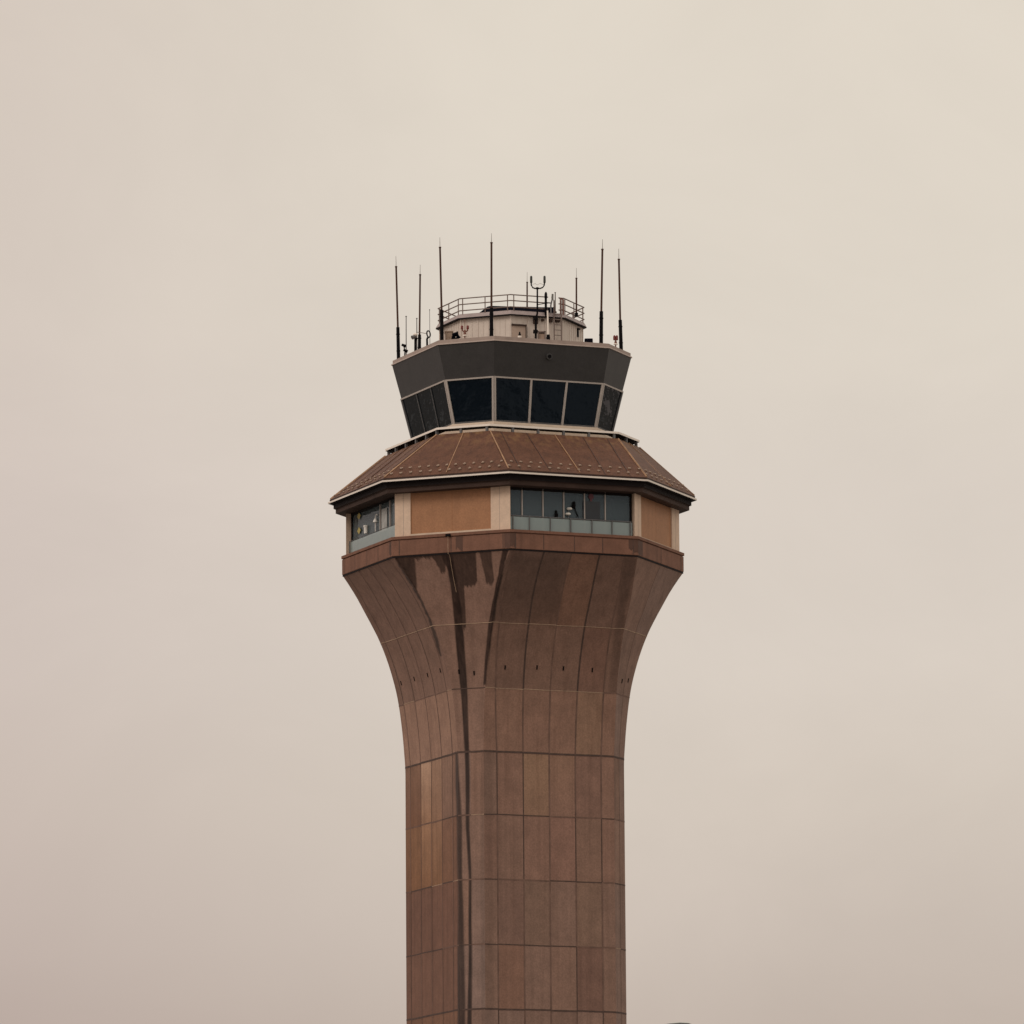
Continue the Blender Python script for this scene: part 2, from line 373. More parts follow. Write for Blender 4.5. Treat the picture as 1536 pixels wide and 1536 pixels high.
setp(2, [3], 3, ((1.85, 1.92, 1.75), (1.28, 1.14, .88))); setp(2, [2], 3, ((1.42, 1.40, 1.24), (1.18, 1.08, .88))); setp(2, [1], 3, ((1.08, 1.04, .97), (.92, .86, .79))); setp(2, [0], 3, (.90, .83, .77))
setp(2, [5], 4, ((.92, .76, .54), (.84, .65, .44))); setp(2, [4], 4, ((1.02, .84, .58), (.90, .70, .45)))
setp(2, [3], 4, ((1.38, 1.24, .94), (.96, .76, .50))); setp(2, [2], 4, ((1.24, 1.12, .88), (.93, .75, .50))); setp(2, [1], 4, ((.92, .78, .66), (.82, .66, .50))); setp(2, [0], 4, (.76, .63, .53))

bm = bmesh.new()
tl = bm.verts.layers.float_color.new('tint'); sl_ = bm.verts.layers.float.new('stain')
for face in range(8):
    vis = face in (0, 1, 2)
    for r in range(NR):
        za, zb = zrows[r], zrows[r + 1]
        zs = [za, zb]
        seen = zb > VIS
        nz = max(1, int((zb - za) / (.07 if (vis and seen) else (.3 if seen else 1.5))))
        ncol = len(seams(face, za)) - 1
        for c in range(ncol):
            s0, s1 = seams(face, za)[c], seams(face, za)[c + 1]
            wid = (s1 - s0) * (shaft_vert(face, zb) - shaft_vert(face + 1, zb)).length
            ns = max(1, int(wid / (.045 if (face == 1 and seen) else (.09 if (vis and seen) else .5)) + .5))
            tt = tint(face, c, r)
            grid = []
            for iz in range(nz + 1):
                z = za + (zb - za) * iz / nz
                q = seams(face, z); row = []
                for i in range(ns + 1):
                    p = shaft_pt(face, q[c] + (q[c + 1] - q[c]) * i / ns, z)
                    v = bm.verts.new(p)
                    # ochre bloom fades down the left face panels
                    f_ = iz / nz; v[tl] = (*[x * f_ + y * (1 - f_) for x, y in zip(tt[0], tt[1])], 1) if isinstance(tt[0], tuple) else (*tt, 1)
                    v[sl_] = stain_at(face, p) if (vis and seen) else 0
                    row.append(v)
                grid.append(row)
            for iz in range(nz):
                for i in range(ns):
                    bm.faces.new((grid[iz][i], grid[iz][i + 1], grid[iz + 1][i + 1], grid[iz + 1][i]))
# joints: shallow sealant beads in the same mesh
def bead(face, path, width, mi, off=.007):
    last = None
    for (s, z), horiz in path:
        c = shaft_pt(face, s, z, off)
        if horiz: d = Z * (width / 2)
        else: d = (shaft_vert(face + 1, z) - shaft_vert(face, z)).normalized() * (width / 2)
        cur = (bm.verts.new(c - d), bm.verts.new(c + d))
        if last:
            bm.faces.new((last[0], last[1], cur[1], cur[0])).material_index = mi
        last = cur
for face in range(8):
    n_s = len(seams(face, 10)) - 2
    for k in range(n_s):
        if face == 1: continue
        for r in range(NR):
            za, zb = zrows[r], zrows[r + 1]; m = max(2, int((zb - za) / .25))
            rnd = random.random()
            if face % 2: mi, wd = 2, .03
            elif face == 0: mi, wd = ((1, .05) if rnd < .3 else (2, .07))
            else: mi, wd = (1, .045) if rnd < .45 else (2, .06)
            if face == 0 and r >= NR - 2: mi, wd = (1, .08) if k in (1, 3) else (2, .05)
            if face == 0 and k == 4 and r >= NR - 3: mi, wd = 2, .07
            path = [((seams(face, za + (zb - za) * i / m)[k + 1], za + (zb - za) * i / m), False) for i in range(m + 1)]
            bead(face, path, wd, mi)
    for r in range(1, NR):
        z = zrows[r]; q = seams(face, z)
        for c in range(len(q) - 1):
            rnd = random.random()
            if r == NR - 1: mi, wd = 3, .026
            elif r == NR - 2: mi, wd = (3, .03) if rnd < .35 else (2, .045)
            elif r == NR - 3: mi, wd = 1, .085
            else: mi, wd = (1, .05) if rnd < .5 else ((2, .06) if rnd < .85 else (3, .03))
            if face == 1 and r == NR - 2: mi, wd = 2, .04
            if r == NR - 7: mi, wd = 1, .075
            if face == 1 and .5 < random.random() and r == NR - 2: mi = 1
            bead(face, [((q[c], z + random.uniform(-.012, .012)), True), ((q[c + 1], z + random.uniform(-.012, .012)), True)], wd, mi, .008)
shaft = link('shaft', bm, [CONC, JOINT, JOINT_SOFT, CAULK], T, norm=False)
for p in shaft.data.polygons: p.use_smooth = False

# weep slots in the flare
bm = bmesh.new(); box(bm, Vector((0, 0, 0)), Vector((1, 0, 0)), Vector((0, 1, 0)), Z, .028, .02, .085)
box(bm, Vector((0, .002, .096)), Vector((1, 0, 0)), Vector((0, 1, 0)), Z, .036, .024, .010)
slot0 = link('weep_slot', bm, [BLACK], shaft)
slots = [(0, .20, 1005.5), (0, .42, 1003), (0, .62, 1001.5), (0, .86, 1001.5), (1, .32, 1010), (1, .72, 1008), (2, .13, 1006), (2, .37, 1013), (2, .62, 1018.5), (2, .87, 1025),
         (7, .3, 1021), (7, .7, 1022)]
for i, (fa, s, y) in enumerate(slots):
    z = solve(lambda z: shaft_pt(fa, s, z), y); p = shaft_pt(fa, s, z, .004)
    o = slot0 if i == 0 else slot0.copy()
    if i: C.objects.link(o); o.parent = shaft
    ang = TH + 45 * fa; d = (shaft_R(z + .1) - shaft_R(z - .1)) / .2
    nrm = Vector((math.cos(rad(ang)), -math.sin(rad(ang)), -d)).normalized()
    ex = Vector((-math.sin(rad(ang)), -math.cos(rad(ang)), 0)); ez = ex.cross(nrm).normalized()
    if ez.z < 0: ez = -ez; ex = -ex
    mm = Matrix((ex, nrm, ez)).transposed().to_4x4(); mm.translation = p
    o.matrix_local = mm

# ------------------------------------------------------------------ ledge
HL = 23.5
zl0, zl1, zl2 = zfront(256, HL, 822), zfront(256, HL, 799.5), zfront(257, HL, 793.5)
bm = bmesh.new()
closed_loft(bm, [ring(253, HL, Z_FT - .02), ring(256.2, HL, zl0 + .0), ring(256.2, HL, zl1), ring(254.8, HL, zl1 + .01), ring(254.8, HL, zl1 + .045), ring(257.3, HL, zl1 + .05),
                 ring(257.3, HL, zl2), ring(150, HL, zl2 + .02), ring(150, HL, Z_FT - .02)])
for i in range(8):                   # upright joints on the band
    a0, b0 = ring(256.2, HL, zl0 + .01)[i], ring(256.2, HL, zl0 + .01)[(i + 1) % 8]
    a1, b1 = ring(256.2, HL, zl1)[i], ring(256.2, HL, zl1)[(i + 1) % 8]
    nrm = Vector((math.cos(rad(TH + 45 * i)), -math.sin(rad(TH + 45 * i)), 0)); e = (b0 - a0).normalized()
    for s in ([.04, .28, .5, .74, .96] if i % 2 == 0 else [.06, .5, .94]):
        p0 = a0.lerp(b0, s) + nrm * .006; p1 = a1.lerp(b1, s) + nrm * .006
        quad(bm, [p0 - e * .018, p0 + e * .018, p1 + e * .018, p1 - e * .018], 1)
rs = random.Random(3)
for i, lo_, hi_ in ((0, .0, .075), (7, .90, 1.0), (0, .955, 1.0), (1, .0, .05), (1, .40, .46), (2, .02, .06)):   # damp runs on the band near its corners
    a0, b0 = ring(256.2, HL, zl0 + .01)[i], ring(256.2, HL, zl0 + .01)[(i + 1) % 8]
    a1, b1 = ring(256.2, HL, zl1)[i], ring(256.2, HL, zl1)[(i + 1) % 8]
    nrm = Vector((math.cos(rad(TH + 45 * i)), -math.sin(rad(TH + 45 * i)), 0))
    m_ = max(4, int((hi_ - lo_) * (b0 - a0).length / .05)); ln_ = rs.uniform(.8, 1)
    for k in range(m_):
        sa, sb = lo_ + (hi_ - lo_) * k / m_, lo_ + (hi_ - lo_) * (k + 1) / m_
        ln_ = min(1, max(.35, ln_ + rs.uniform(-.12, .12)))
        top_a, top_b = a1.lerp(b1, sa), a1.lerp(b1, sb)
        quad(bm, [top_a + nrm * .004, top_b + nrm * .004, top_b.lerp(a0.lerp(b0, sb), ln_) + nrm * .004, top_a.lerp(a0.lerp(b0, sa), ln_) + nrm * .004], 2)
ledge = link('ledge', bm, [BAND, JOINT, mat('damp_concrete', (.105, .054, .039), .7, var=.2, scale=2, spec=.25)], T)
# dark trim line below the band
bm = bmesh.new()
closed_loft(bm, [ring(255.6, HL, zl0 - .015), ring(255.6, HL, zl0 - .09), ring(252.8, HL, zl0 - .09), ring(252.8, HL, zl0 - .015)])
link('dark_trim', bm, EAVE, ledge)
# scupper and downpipe on the corner face
p = unproj_y(672, 798, ring(257.3, HL, zl1)[1].y + .0)
bm = bmesh.new()
nf = Vector((math.cos(rad(TH + 45)), -math.sin(rad(TH + 45)), 0)); ef = Vector((nf.y, -nf.x, 0))
a, b = ring(257.3, HL, zl2)[1], ring(257.3, HL, zl2)[2]
sc = min((k / 100 for k in range(101)), key=lambda s: abs(proj(a.lerp(b, s))[0] - 673))
pc = a.lerp(b, sc)
box(bm, pc + nf * .03 - Z * .09, ef, nf, Z, .11, .05, .05, 1)
run = [pc + nf * .05 - Z * .1, pc + nf * .04 - Z * .92]
for xx, yy in ((674.5, 832), (677.5, 850), (681, 868), (684.5, 888)):
    zz = solve(lambda z: shaft_pt(1, .5, z), yy); ss = min((k / 200 for k in range(201)), key=lambda q: abs(proj(shaft_pt(1, q, zz))[0] - xx)); run.append(shaft_pt(1, ss, zz, .02))
tube(bm, run, .012, 6, 0)
link('rain_spout', bm, [CAULK, BLACK], ledge)

# ------------------------------------------------------------------ windowed storey
HW = 23.4; RW = 250
zw0 = zl2 - .05
zw1 = zfront(RW, HW, 729)
zm = (zw0 + zw1) / 2; hm = (zw1 - zw0) / 2
for j in range(4):
    ang = TH + 90 * j + 45
    nrm = Vector((math.cos(rad(ang)), -math.sin(rad(ang)), 0)); e = Vector((nrm.y, -nrm.x, 0))
    pts = ring(RW, HW, zm); a, b = pts[2 * j + 1], pts[(2 * j + 2) % 8]
    wid = (b - a).length; e = (b - a).normalized()
    pw = [.92, .80]                  # widths of the two pilasters
    if j == 0: pw = [.94, .76]
    for s, (p, sg) in enumerate(((a, 1), (b, -1))):
        bm = bmesh.new()
        # prism: face on the corner side follows the octagon corner
        w_ = pw[s]
        q = [p + nrm * .0, p + e * sg * w_, p + e * sg * w_ - nrm * .5, p + e * sg * .12 - nrm * .5]
        ln = Vector((math.cos(rad(ang - 45 * sg)), -math.sin(rad(ang - 45 * sg)), 0))
        q = [p, p + e * sg * w_, p + e * sg * w_ - nrm * .46, p - ln * .46]
        loft(bm, [[Vector((v.x, v.y, zw0)) for v in q], [Vector((v.x, v.y, zw1 + .02)) for v in q]])
        bmesh.ops.bevel(bm, geom=[x for x in bm.edges if abs(x.verts[0].co.z - x.verts[1].co.z) > 1], offset=.02, segments=1)
        # fluted centre joint
        c = p + e * sg * w_ * .55 + nrm * .004
        for dd in (0,):
            quad(bm, [Vector((c.x, c.y, zw0 + .1)) + e * (dd - .008), Vector((c.x, c.y, zw0 + .1)) + e * (dd + .008), Vector((c.x, c.y, zw1)) + e * (dd + .008), Vector((c.x, c.y, zw1)) + e * (dd - .008)], 1)
        link('corner_pilaster', bm, [PIL, COPE], T)
    bm = bmesh.new()
    c = (a + b) / 2 + e * (pw[0] - pw[1]) / 2 - nrm * .16; c.z = zm
    hw = (wid - sum(pw)) / 2
    box(bm, c, e, nrm, Z, hw, .10, hm)
    for xx in (0,):
        cc = c + nrm * .104 + e * (xx - .05)
        quad(bm, [cc - e * .008 - Z * hm * .98, cc + e * .008 - Z * hm * .98, cc + e * .008 + Z * hm * .98, cc - e * .008 + Z * hm * .98], 1)
    box(bm, c + nrm * .13 - Z * (hm - .10), e, nrm, Z, hw, .025, .06, 2)
    link('wall_panel', bm, [PANEL, mat('ochre_joint', (.30, .125, .05), .8), SILL], T)
# core behind the glass
bm = bmesh.new(); loft(bm, [ring(205, HW, zw0 - .02), ring(205, HW, zw1 + .02)])
link('core_wall', bm, DARKROOM, T)
REC = .30
bays = {}
for j in range(4):
    ang = TH + 90 * j
    nrm = Vector((math.cos(rad(ang)), -math.sin(rad(ang)), 0))
    pts = ring(RW, HW, zm); a, b = pts[2 * j], pts[2 * j + 1]
    e = (a - b).normalized()         # left to right seen from outside
    wid = (a - b).length - .10; c = (a + b) / 2 - nrm * REC; c.z = zm
    L = c - e * wid / 2
    bays[j] = (L, e, nrm, wid)
    zr = zw0 + (zw1 - zw0) * .36
    bm = bmesh.new()
    fr = [.105, .275, .445, .615, .785] if j != 1 else [.60, .80]
    for f in fr:
        p = L + e * wid * f; box(bm, p + nrm * .02, e, nrm, Z, .022, .05, hm)
    box(bm, c + Z * (hm - .05), e, nrm, Z, wid / 2, .07, .05, 1)
    box(bm, c - Z * (hm - .04), e, nrm, Z, wid / 2, .08, .06, 0)
    for f in (0, 1):
        box(bm, L + e * (wid * f + (.03 if f == 0 else -.03)) + nrm * .01, e, nrm, Z, .03, .06, hm - .1, 1)
    win = link('window', bm, [FRAME, EAVE], T)
    x0 = 0
    for f0, f1 in zip([0] + fr, fr + [1]):
        bm = bmesh.new()
        pA, pB = L + e * (wid * f0 + .022), L + e * (wid * f1 - .022)
        quad(bm, [Vector((pA.x, pA.y, zw0 + .05)), Vector((pB.x, pB.y, zw0 + .05)), Vector((pB.x, pB.y, zw1 - .02)), Vector((pA.x, pA.y, zw1 - .02))])
        link('pane', bm, GLASS_MID, win)
    # pale glass parapet and rail in front of the panes
    bm = bmesh.new()
    pA, pB = L + nrm * .14, L + e * wid + nrm * .14
    quad(bm, [Vector((pA.x, pA.y, zw0 + .05)), Vector((pB.x, pB.y, zw0 + .05)), Vector((pB.x, pB.y, zr - .04)), Vector((pA.x, pA.y, zr - .04))])
    link('glass_parapet', bm, GLASS_LOW, win)
    bm = bmesh.new()
    tube(bm, [Vector((pA.x, pA.y, zr)), Vector((pB.x, pB.y, zr))], .03 if j != 1 else .014, 6)
    for f in ((.02, .155, .325, .49, .665, .83, .98) if j != 1 else (.02, .98)):
        p = L + e * wid * f + nrm * .19
        tube(bm, [Vector((p.x, p.y, zw0)), Vector((p.x, p.y, zr))], .032 if f == .49 else .026, 6)
    link('guard_rail', bm, DARKFRAME, win)

# ------------------------------------------------------------------ eave and skirt roof
HE = 23.6
ze = zfront(276, HE, 709.5)
zb1, zb0 = zfront(267, HE, 719), zfront(265, HE, 726.5)
bm = bmesh.new()
closed_loft(bm, [ring(265.3, HE, zb0), ring(265.3, HE, zb1 - .01), ring(268.5, HE, zb1), ring(268.5, HE, ze - .03), ring(200, HE, ze - .03), ring(200, HE, zb0)])
for f in bm.faces:
    if sum(v.co.z for v in f.verts) / len(f.verts) > zb1 - .004: f.material_index = 1  # upper eave step blackened as the shade under the gutter
eave = link('eave', bm, [BEAM, EAVE], T)
bm = bmesh.new()
zg = ze + .075
closed_loft(bm, [ring(276.6, HE, ze), ring(276.9, HE, zg), ring(272, HE, zg + .01), ring(262, HE, ze - .026), ring(272, HE, ze - .02)])
gut = link('gutter', bm, [WHITE, EAVE], eave)
for p in gut.data.polygons:
    if abs(p.normal.z) > .5: p.material_index = 1
HT = 32.2
zt = zfront(192, HT, 646)
NB = 8
zr0 = zg + .10
def roof_ring(t):
    z = zr0 + (zt - zr0) * t
    return ring(274.5 + (192 - 274.5) * t, HE + (HT - HE) * t, z)
bm = bmesh.new()
loft(bm, [ring(273.6, HE, zg - .03), ring(274.2, HE, zr0)], caps=(False, False), mi=2)  # lip coloured dark as the shadow at the roof's bottom edge
vs = loft(bm, [roof_ring(0)] + [roof_ring(k / 6) for k in range(1, 7)], caps=(False, False))
inner = [bm.verts.new(p) for p in ring(150, HT, zt + .02)]
for i in range(8):
    bm.faces.new((vs[-1][i], vs[-1][(i + 1) % 8], inner[(i + 1) % 8], inner[i]))
def roof_pt(face, s, t, off=0):
    r = roof_ring(t); p = r[face].lerp(r[(face + 1) % 8], s)
    r1 = roof_ring(1); r_0 = roof_ring(0)
    a, b = r_0[face], r_0[(face + 1) % 8]; m = (r1[face] + r1[(face + 1) % 8]) / 2 - (a + b) / 2
    nr = (b - a).cross(m).normalized()
    if nr.z < 0: nr = -nr
    return p + nr * off, nr
def seam(face, sa, sb, w, hgt, mi):
    A, nr = roof_pt(face, sa, .02); B, _ = roof_pt(face, sb, .99)
    d = (B - A).normalized(); ex = d.cross(nr).normalized()
    box(bm, (A + B) / 2 + nr * hgt / 2, ex, nr, d, w / 2, hgt / 2, (B - A).length / 2, mi)
for i in range(8):                   # hips
    A, B = roof_ring(.02)[i], roof_ring(.99)[i]; d = (B - A).normalized()
    o = Vector((A.x - AX, A.y, 0)).normalized(); nr = (o - d * o.dot(d)).normalized(); ex = d.cross(nr)
    box(bm, (A + B) / 2 + nr * .01, ex, nr, d, .028, .03, (B - A).length / 2, 1)
for face in range(8):
    if face % 2 == 0:
        for k, (sa, sb) in enumerate(((.12, .09), (.30, .28), (.485, .50), (.70, .72), (.915, .92))):
            lightc = (k == 2)
            seam(face, sa, sb, .03 if lightc else .026, .035 if lightc else .014, (1 if lightc else 2) if face == 0 else 0)
    else:
        seam(face, .50, .50, .034, .04, 1)
roof = link('skirt_roof', bm, [ROOFM, SEAM_L, SEAM_D], T)
# snow guards, two staggered rows on the faces that can be seen
bm = bmesh.new()
ball(bm, Vector((0, 0, .03)), .065, 1.15, .7, .75, sub=8); box(bm, Vector((0, .05, .012)), Vector((1, 0, 0)), Vector((0, 1, 0)), Z, .03, .06, .01)
guard0 = link('snow_guard', bm, GUARD, roof)
first = True
for face, cnt in ((0, 14), (1, 12), (2, 12), (7, 9)):
    for row_, t in ((0, .085), (1, .20)):
        for k in range(cnt):
            s = (k + (.3 if row_ else .75) + random.uniform(-.06, .06)) / cnt
            if not .02 < s < .985: continue
            P_, nr = roof_pt(face, s, t, .0)
            A, _ = roof_pt(face, s, .3); d = A - P_; d = (d - nr * d.dot(nr)).normalized(); ex = d.cross(nr)
            o = guard0 if first else guard0.copy()
            if not first: C.objects.link(o); o.parent = roof
            first = False
            mm = Matrix((ex, d, nr)).transposed().to_4x4(); mm.translation = P_; o.matrix_local = mm

# ------------------------------------------------------------------ cab
HC0, HC1, HC2 = 32.6, 31.6, 30.6
zk1 = zfront(193.5, 32.4, 635.5); zk0 = zk1 - .095
bm = bmesh.new()
closed_loft(bm, [ring(193.5, 32.4, zk0), ring(193.5, 32.4, zk1), ring(172, 32.4, zk1), ring(172, 32.4, zk0)])
cat = link('catwalk', bm, [EAVE, WHITE], T)
for p in cat.data.polygons:
    if abs(p.normal.z) < .5: p.material_index = 1
for face in range(8):
    a, b = ring(190, 32.4, zt)[face], ring(190, 32.4, zt)[(face + 1) % 8]
    k = 5 if face % 2 == 0 else 2
    for i in range(k):
        p = a.lerp(b, (i + .12) / k)
        bm = bmesh.new(); e = (b - a).normalized(); nr = e.cross(Z)
        box(bm, Vector((p.x, p.y, (zt + zk0) / 2 + .01)), e, nr, Z, .05, .06, (zk0 - zt) / 2 + .01)
        link('post', bm, DARKFRAME, cat)
zc0, zc1, zc2 = zfront(152, HC0, 631.5), zfront(168, HC1, 564), zfront(181, HC2, 511)
bm = bmesh.new()
closed_loft(bm, [ring(157, HC0, zt + .0), ring(157, HC0, zk1 + .06), ring(154.5, HC0, zc0 - .02), ring(140, HC0, zc0 - .02), ring(140, HC0, zt)])
link('cab_sill', bm, SILL, T)
# dark band above the windows
bm = bmesh.new()
loft(bm, [ring(168, HC1, zc1), ring(181, HC2, zc2)], caps=(False, False))
closed = ring(150, HC1, zc1); vs_ = [bm.verts.new(p) for p in closed]; w_ = [bm.verts.new(p) for p in ring(168, HC1, zc1)]
for i in range(8): bm.faces.new((vs_[i], vs_[(i + 1) % 8], w_[(i + 1) % 8], w_[i]))
band = link('cab_fascia', bm, CABM, T)
# lens on the band
pl = None
f0, f1 = ring(168, HC1, zc1), ring(181, HC2, zc2)
best = None
for i in range(60):
    for k in range(60):
        q = f0[0].lerp(f0[1], i / 60).lerp(f1[0].lerp(f1[1], i / 60), k / 60); x, y = proj(q)
        dd = abs(x - 823) + abs(y - 535)
        if best is None or dd < best[0]: best = (dd, q)
q = best[1]; nrm = Vector((math.cos(rad(TH)), -math.sin(rad(TH)), 0))
bm = bmesh.new(); tube(bm, [q - nrm * .1, q + nrm * .07], [.15, .15], 14, 0); tube(bm, [q + nrm * .05, q + nrm * .10], [.085, .085], 12, 1)
link('camera_lens', bm, [CABM, BLACK], band)
# windows of the cab: one window per side
for face in range(8):
    b0, b1, t0, t1 = ring(152, HC0, zc0)[face], ring(152, HC0, zc0)[(face + 1) % 8], ring(168, HC1, zc1)[face], ring(168, HC1, zc1)[(face + 1) % 8]
    nr = (b1 - b0).cross(t0 - b0).normalized()
    ang = TH + 45 * face
    if nr.dot(Vector((math.cos(rad(ang)), -math.sin(rad(ang)), 0))) < 0: nr = -nr
    # face runs right to left seen from outside
    fr = [0, .335, .66, 1] if face % 2 == 0 else [0, 1]
    bm = bmesh.new()
    def bar(A, B, w, d, mi=0):
        dd = (B - A).normalized(); ex = dd.cross(nr).normalized(); box(bm, (A + B) / 2 + nr * .02, ex, nr, dd, w, d, (B - A).length / 2, mi)
    e = (b1 - b0).normalized()
    thick = .075 if face in (0, 1) else .05
    for k, f in enumerate(fr):
        edge = k in (0, len(fr) - 1)
        sgn = 1 if k == 0 else -1
        o = e * (.040 * sgn if edge else 0)
        main = face % 2 == 0 and not edge
        bar(b0.lerp(b1, f) + o, t0.lerp(t1, f) + o, (.046 if face == 0 else .018) if main else .045, .03 if not (main and face == 2) else .012, (0 if face != 2 else 1) if main else (0 if (face + (1 if k else 0)) % 8 in (0, 1, 2) else 1))
    bar(t0 + e * .02 - Z * .03, t1 - e * .02 - Z * .03, .034, .025)
    bar(b0 + e * .02 + Z * .03, b1 - e * .02 + Z * .03, .035, .025, 1)
    win = link('cab_window', bm, [FRAME, DARKFRAME], T)
    for fa, fb in zip(fr, fr[1:]):
        bm = bmesh.new()
        quad(bm, [b0.lerp(b1, fa) - nr * .012, b0.lerp(b1, fb) - nr * .012, t0.lerp(t1, fb) - nr * .012, t0.lerp(t1, fa) - nr * .012])
        link('pane', bm, GLASS_CAB, win)
# dark room behind
bm = bmesh.new(); loft(bm, [ring(146, HC0, zc0 - .05), ring(146, HC0, zc1 + .1)])
link('cab_interior', bm, DARKROOM, T)
# coping
zp = zfront(180, HC2, 503.8)
bm = bmesh.new()
closed_loft(bm, [ring(180, HC2, zc2 - .0), ring(182.6, HC2, zc2 + .005), ring(182.6, HC2, zc2 + .055)] + [ring(180.2, HC2, zc2 + .06), ring(180.2, HC2, zp), ring(174, HC2, zp + .01), ring(174, HC2, zc2)])
cop = link('coping', bm, [COPE, COPE_L], T)
for p in cop.data.polygons:
    if p.center.z < zc2 + .058 and abs(p.normal.z) < .6: p.material_index = 1
zd = zp - .16
bm = bmesh.new(); loft(bm, [ring(175, HC2, zd - .2), ring(175, HC2, zd)]); link('roof_deck', bm, DECK, T)

# ------------------------------------------------------------------ penthouse on the cab roof
HP = 23.0
zq = zfront(108, HP, 473); zq1 = zfront(113, HP, 464.5)
bm = bmesh.new()
loft(bm, [ring(107, HP, zd), ring(107, HP, zq + .05)])
for face in range(8):                # standing ribs of the cladding
    a, b = ring(107, HP, zd)[face], ring(107, HP, zd)[(face + 1) % 8]; e = (b - a).normalized()
    ang = TH + 45 * face; nr = Vector((math.cos(rad(ang)), -math.sin(rad(ang)), 0))
    nb = 9
    for k in range(nb + 1):
        p = a.lerp(b, k / nb); big = k % 3 == 0
        box(bm, Vector((p.x, p.y, (zd + zq) / 2)) + nr * .01, e, nr, Z, .035 if big else .014, .018 if big else .008, (zq - zd) / 2, 0)
pent = link('penthouse_wall', bm, PENT, T)
def face_at(face, xpx, R=107, h=HP, zz=None):   # point on a penthouse side under photo column xpx
    zz = (zd + zq) / 2 if zz is None else zz
    a, b = ring(R, h, zz)[face], ring(R, h, zz)[(face + 1) % 8]
    s = min((k / 200 for k in range(201)), key=lambda s: abs(proj(a.lerp(b, s))[0] - xpx))
    ang = TH + 45 * face; nr = Vector((math.cos(rad(ang)), -math.sin(rad(ang)), 0))
    return a.lerp(b, s), (b - a).normalized(), nr
# door
c, e, nr = face_at(0, 777.5)
bm = bmesh.new(); zdt = solve(lambda z: Vector((c.x, c.y, z)), 489)
box(bm, Vector((c.x, c.y, (zd + zdt) / 2)) + nr * .05, e, nr, Z, .33, .02, (zdt - zd) / 2, 0)
door = link('door', bm, mat('beige_door', (.46, .34, .27), .6, var=.06), pent)
bm = bmesh.new()
box(bm, Vector((c.x, c.y, zdt + .03)) + nr * .07, e, nr, Z, .36, .06, .035); box(bm, Vector((c.x, c.y, (zd + zdt) / 2)) + nr * .06 - e * .345, e, nr, Z, .018, .03, (zdt - zd) / 2)
link('door_frame', bm, BEAM, door)
# wall openings and junction boxes
c, e, nr = face_at(7, 866.3)
bm = bmesh.new(); za_ = solve(lambda z: Vector((c.x, c.y, z)), 505.5); zb_ = solve(lambda z: Vector((c.x, c.y, z)), 493.5)
box(bm, Vector((c.x, c.y, (za_ + zb_) / 2)) + nr * .02, e, nr, Z, .08, .02, (zb_ - za_) / 2); box(bm, Vector((c.x, c.y, zb_)) + nr * .05, e, nr, Z, .11, .05, .03)
link('louvre', bm, BLACK, pent)
for xp, yp, hw, hh in ((803, 481, .10, .16), (813.5, 480.5, .05, .05), (825.5, 481.5, .07, .07), (836, 482, .10, .05)):
    c, e, nr = face_at(0, xp); zz = solve(lambda z: Vector((c.x, c.y, z)), yp)
    bm = bmesh.new(); box(bm, Vector((c.x, c.y, zz)) + nr * .06, e, nr, Z, hw, .06, hh)
    box(bm, Vector((c.x, c.y, zz - hh * .3)) + nr * .125, e, nr, Z, hw * .7, .01, hh * .5)
    link('junction_box', bm, BEAM, pent)
# cornice
bm = bmesh.new()
closed_loft(bm, [ring(108.2, HP, zq), ring(113.2, HP, zq - .01), ring(113.2, HP, zq + .04), ring(109.5, HP, zq1), ring(100, HP, zq1 + .01), ring(100, HP, zq)])
corn = link('cornice', bm, [CORN, EAVE], T)
for p in corn.data.polygons:
    if p.center.z < zq + .035: p.material_index = 1
bm = bmesh.new(); loft(bm, [ring(101, HP, zq1 - .1), ring(101, HP, zq1 - .005)]); link('penthouse_roof', bm, DECK, T)
# dark membrane hatch, sloped on its left
zh = zq1
def pp(x, v, z): return Vector((x, v, z))
xl, xm, xr = unproj_y(712, 469, -2.2).x, unproj_y(736, 459, -2.2).x, unproj_y(833.5, 466, -2.2).x
zz1, zz2 = unproj_y(737, 459.3, -1.2).z, unproj_y(833, 462.5, -1.2).z
bm = bmesh.new()
lo = [pp(xl, -1.9, zh), pp(xm, -2.75, zh), pp(xr - .9, -2.75, zh), pp(xr, -2.0, zh), pp(xr, 1.8, zh), pp(xl + .3, 1.8, zh)]
hi = [pp(xm - .15, -1.1, zz1), pp(xm, -1.3, zz1), pp(xr - .6, -1.5, zz2), pp(xr - .02, -1.5, zz2), pp(xr - .02, 1.5, zz2), pp(xm, 1.5, zz1)]
loft(bm, [lo, hi]); link('roof_membrane', bm, NAVY, T)
# railing on the cornice
zrt = zfront(110, HP, 441.7); levels = [zrt, zrt - (zrt - zq1) * .38, zrt - (zrt - zq1) * .78]
rr = lambda z: ring(109.5, HP, z)
bm = bmesh.new()
gap_a = face_at(0, 838, 109.5, HP, zrt)[0]; gap_b = face_at(0, 822, 109.5, HP, zrt)[0]
for lv in levels:
    pts = rr(lv); A = Vector((gap_a.x, gap_a.y, lv)); B = Vector((gap_b.x, gap_b.y, lv))
    tube(bm, [B, pts[1]], .027, 6)
    for i in range(1, 8): tube(bm, [pts[i], pts[(i + 1) % 8]], .027, 6)
    tube(bm, [pts[0], A], .027, 6)
railing = link('railing', bm, RAIL, T)
for face in range(8):
    a, b = rr(zrt)[face], rr(zrt)[(face + 1) % 8]
    for s in (.06, .5, .94):
        p = a.lerp(b, s)
        if face == 0 and proj(p)[0] > 800 and proj(p)[0] < 838: continue
        tube_obj('post', [(p.x, p.y, zq1 - .05), (p.x, p.y, zrt)], .024, RAIL, railing, 6)
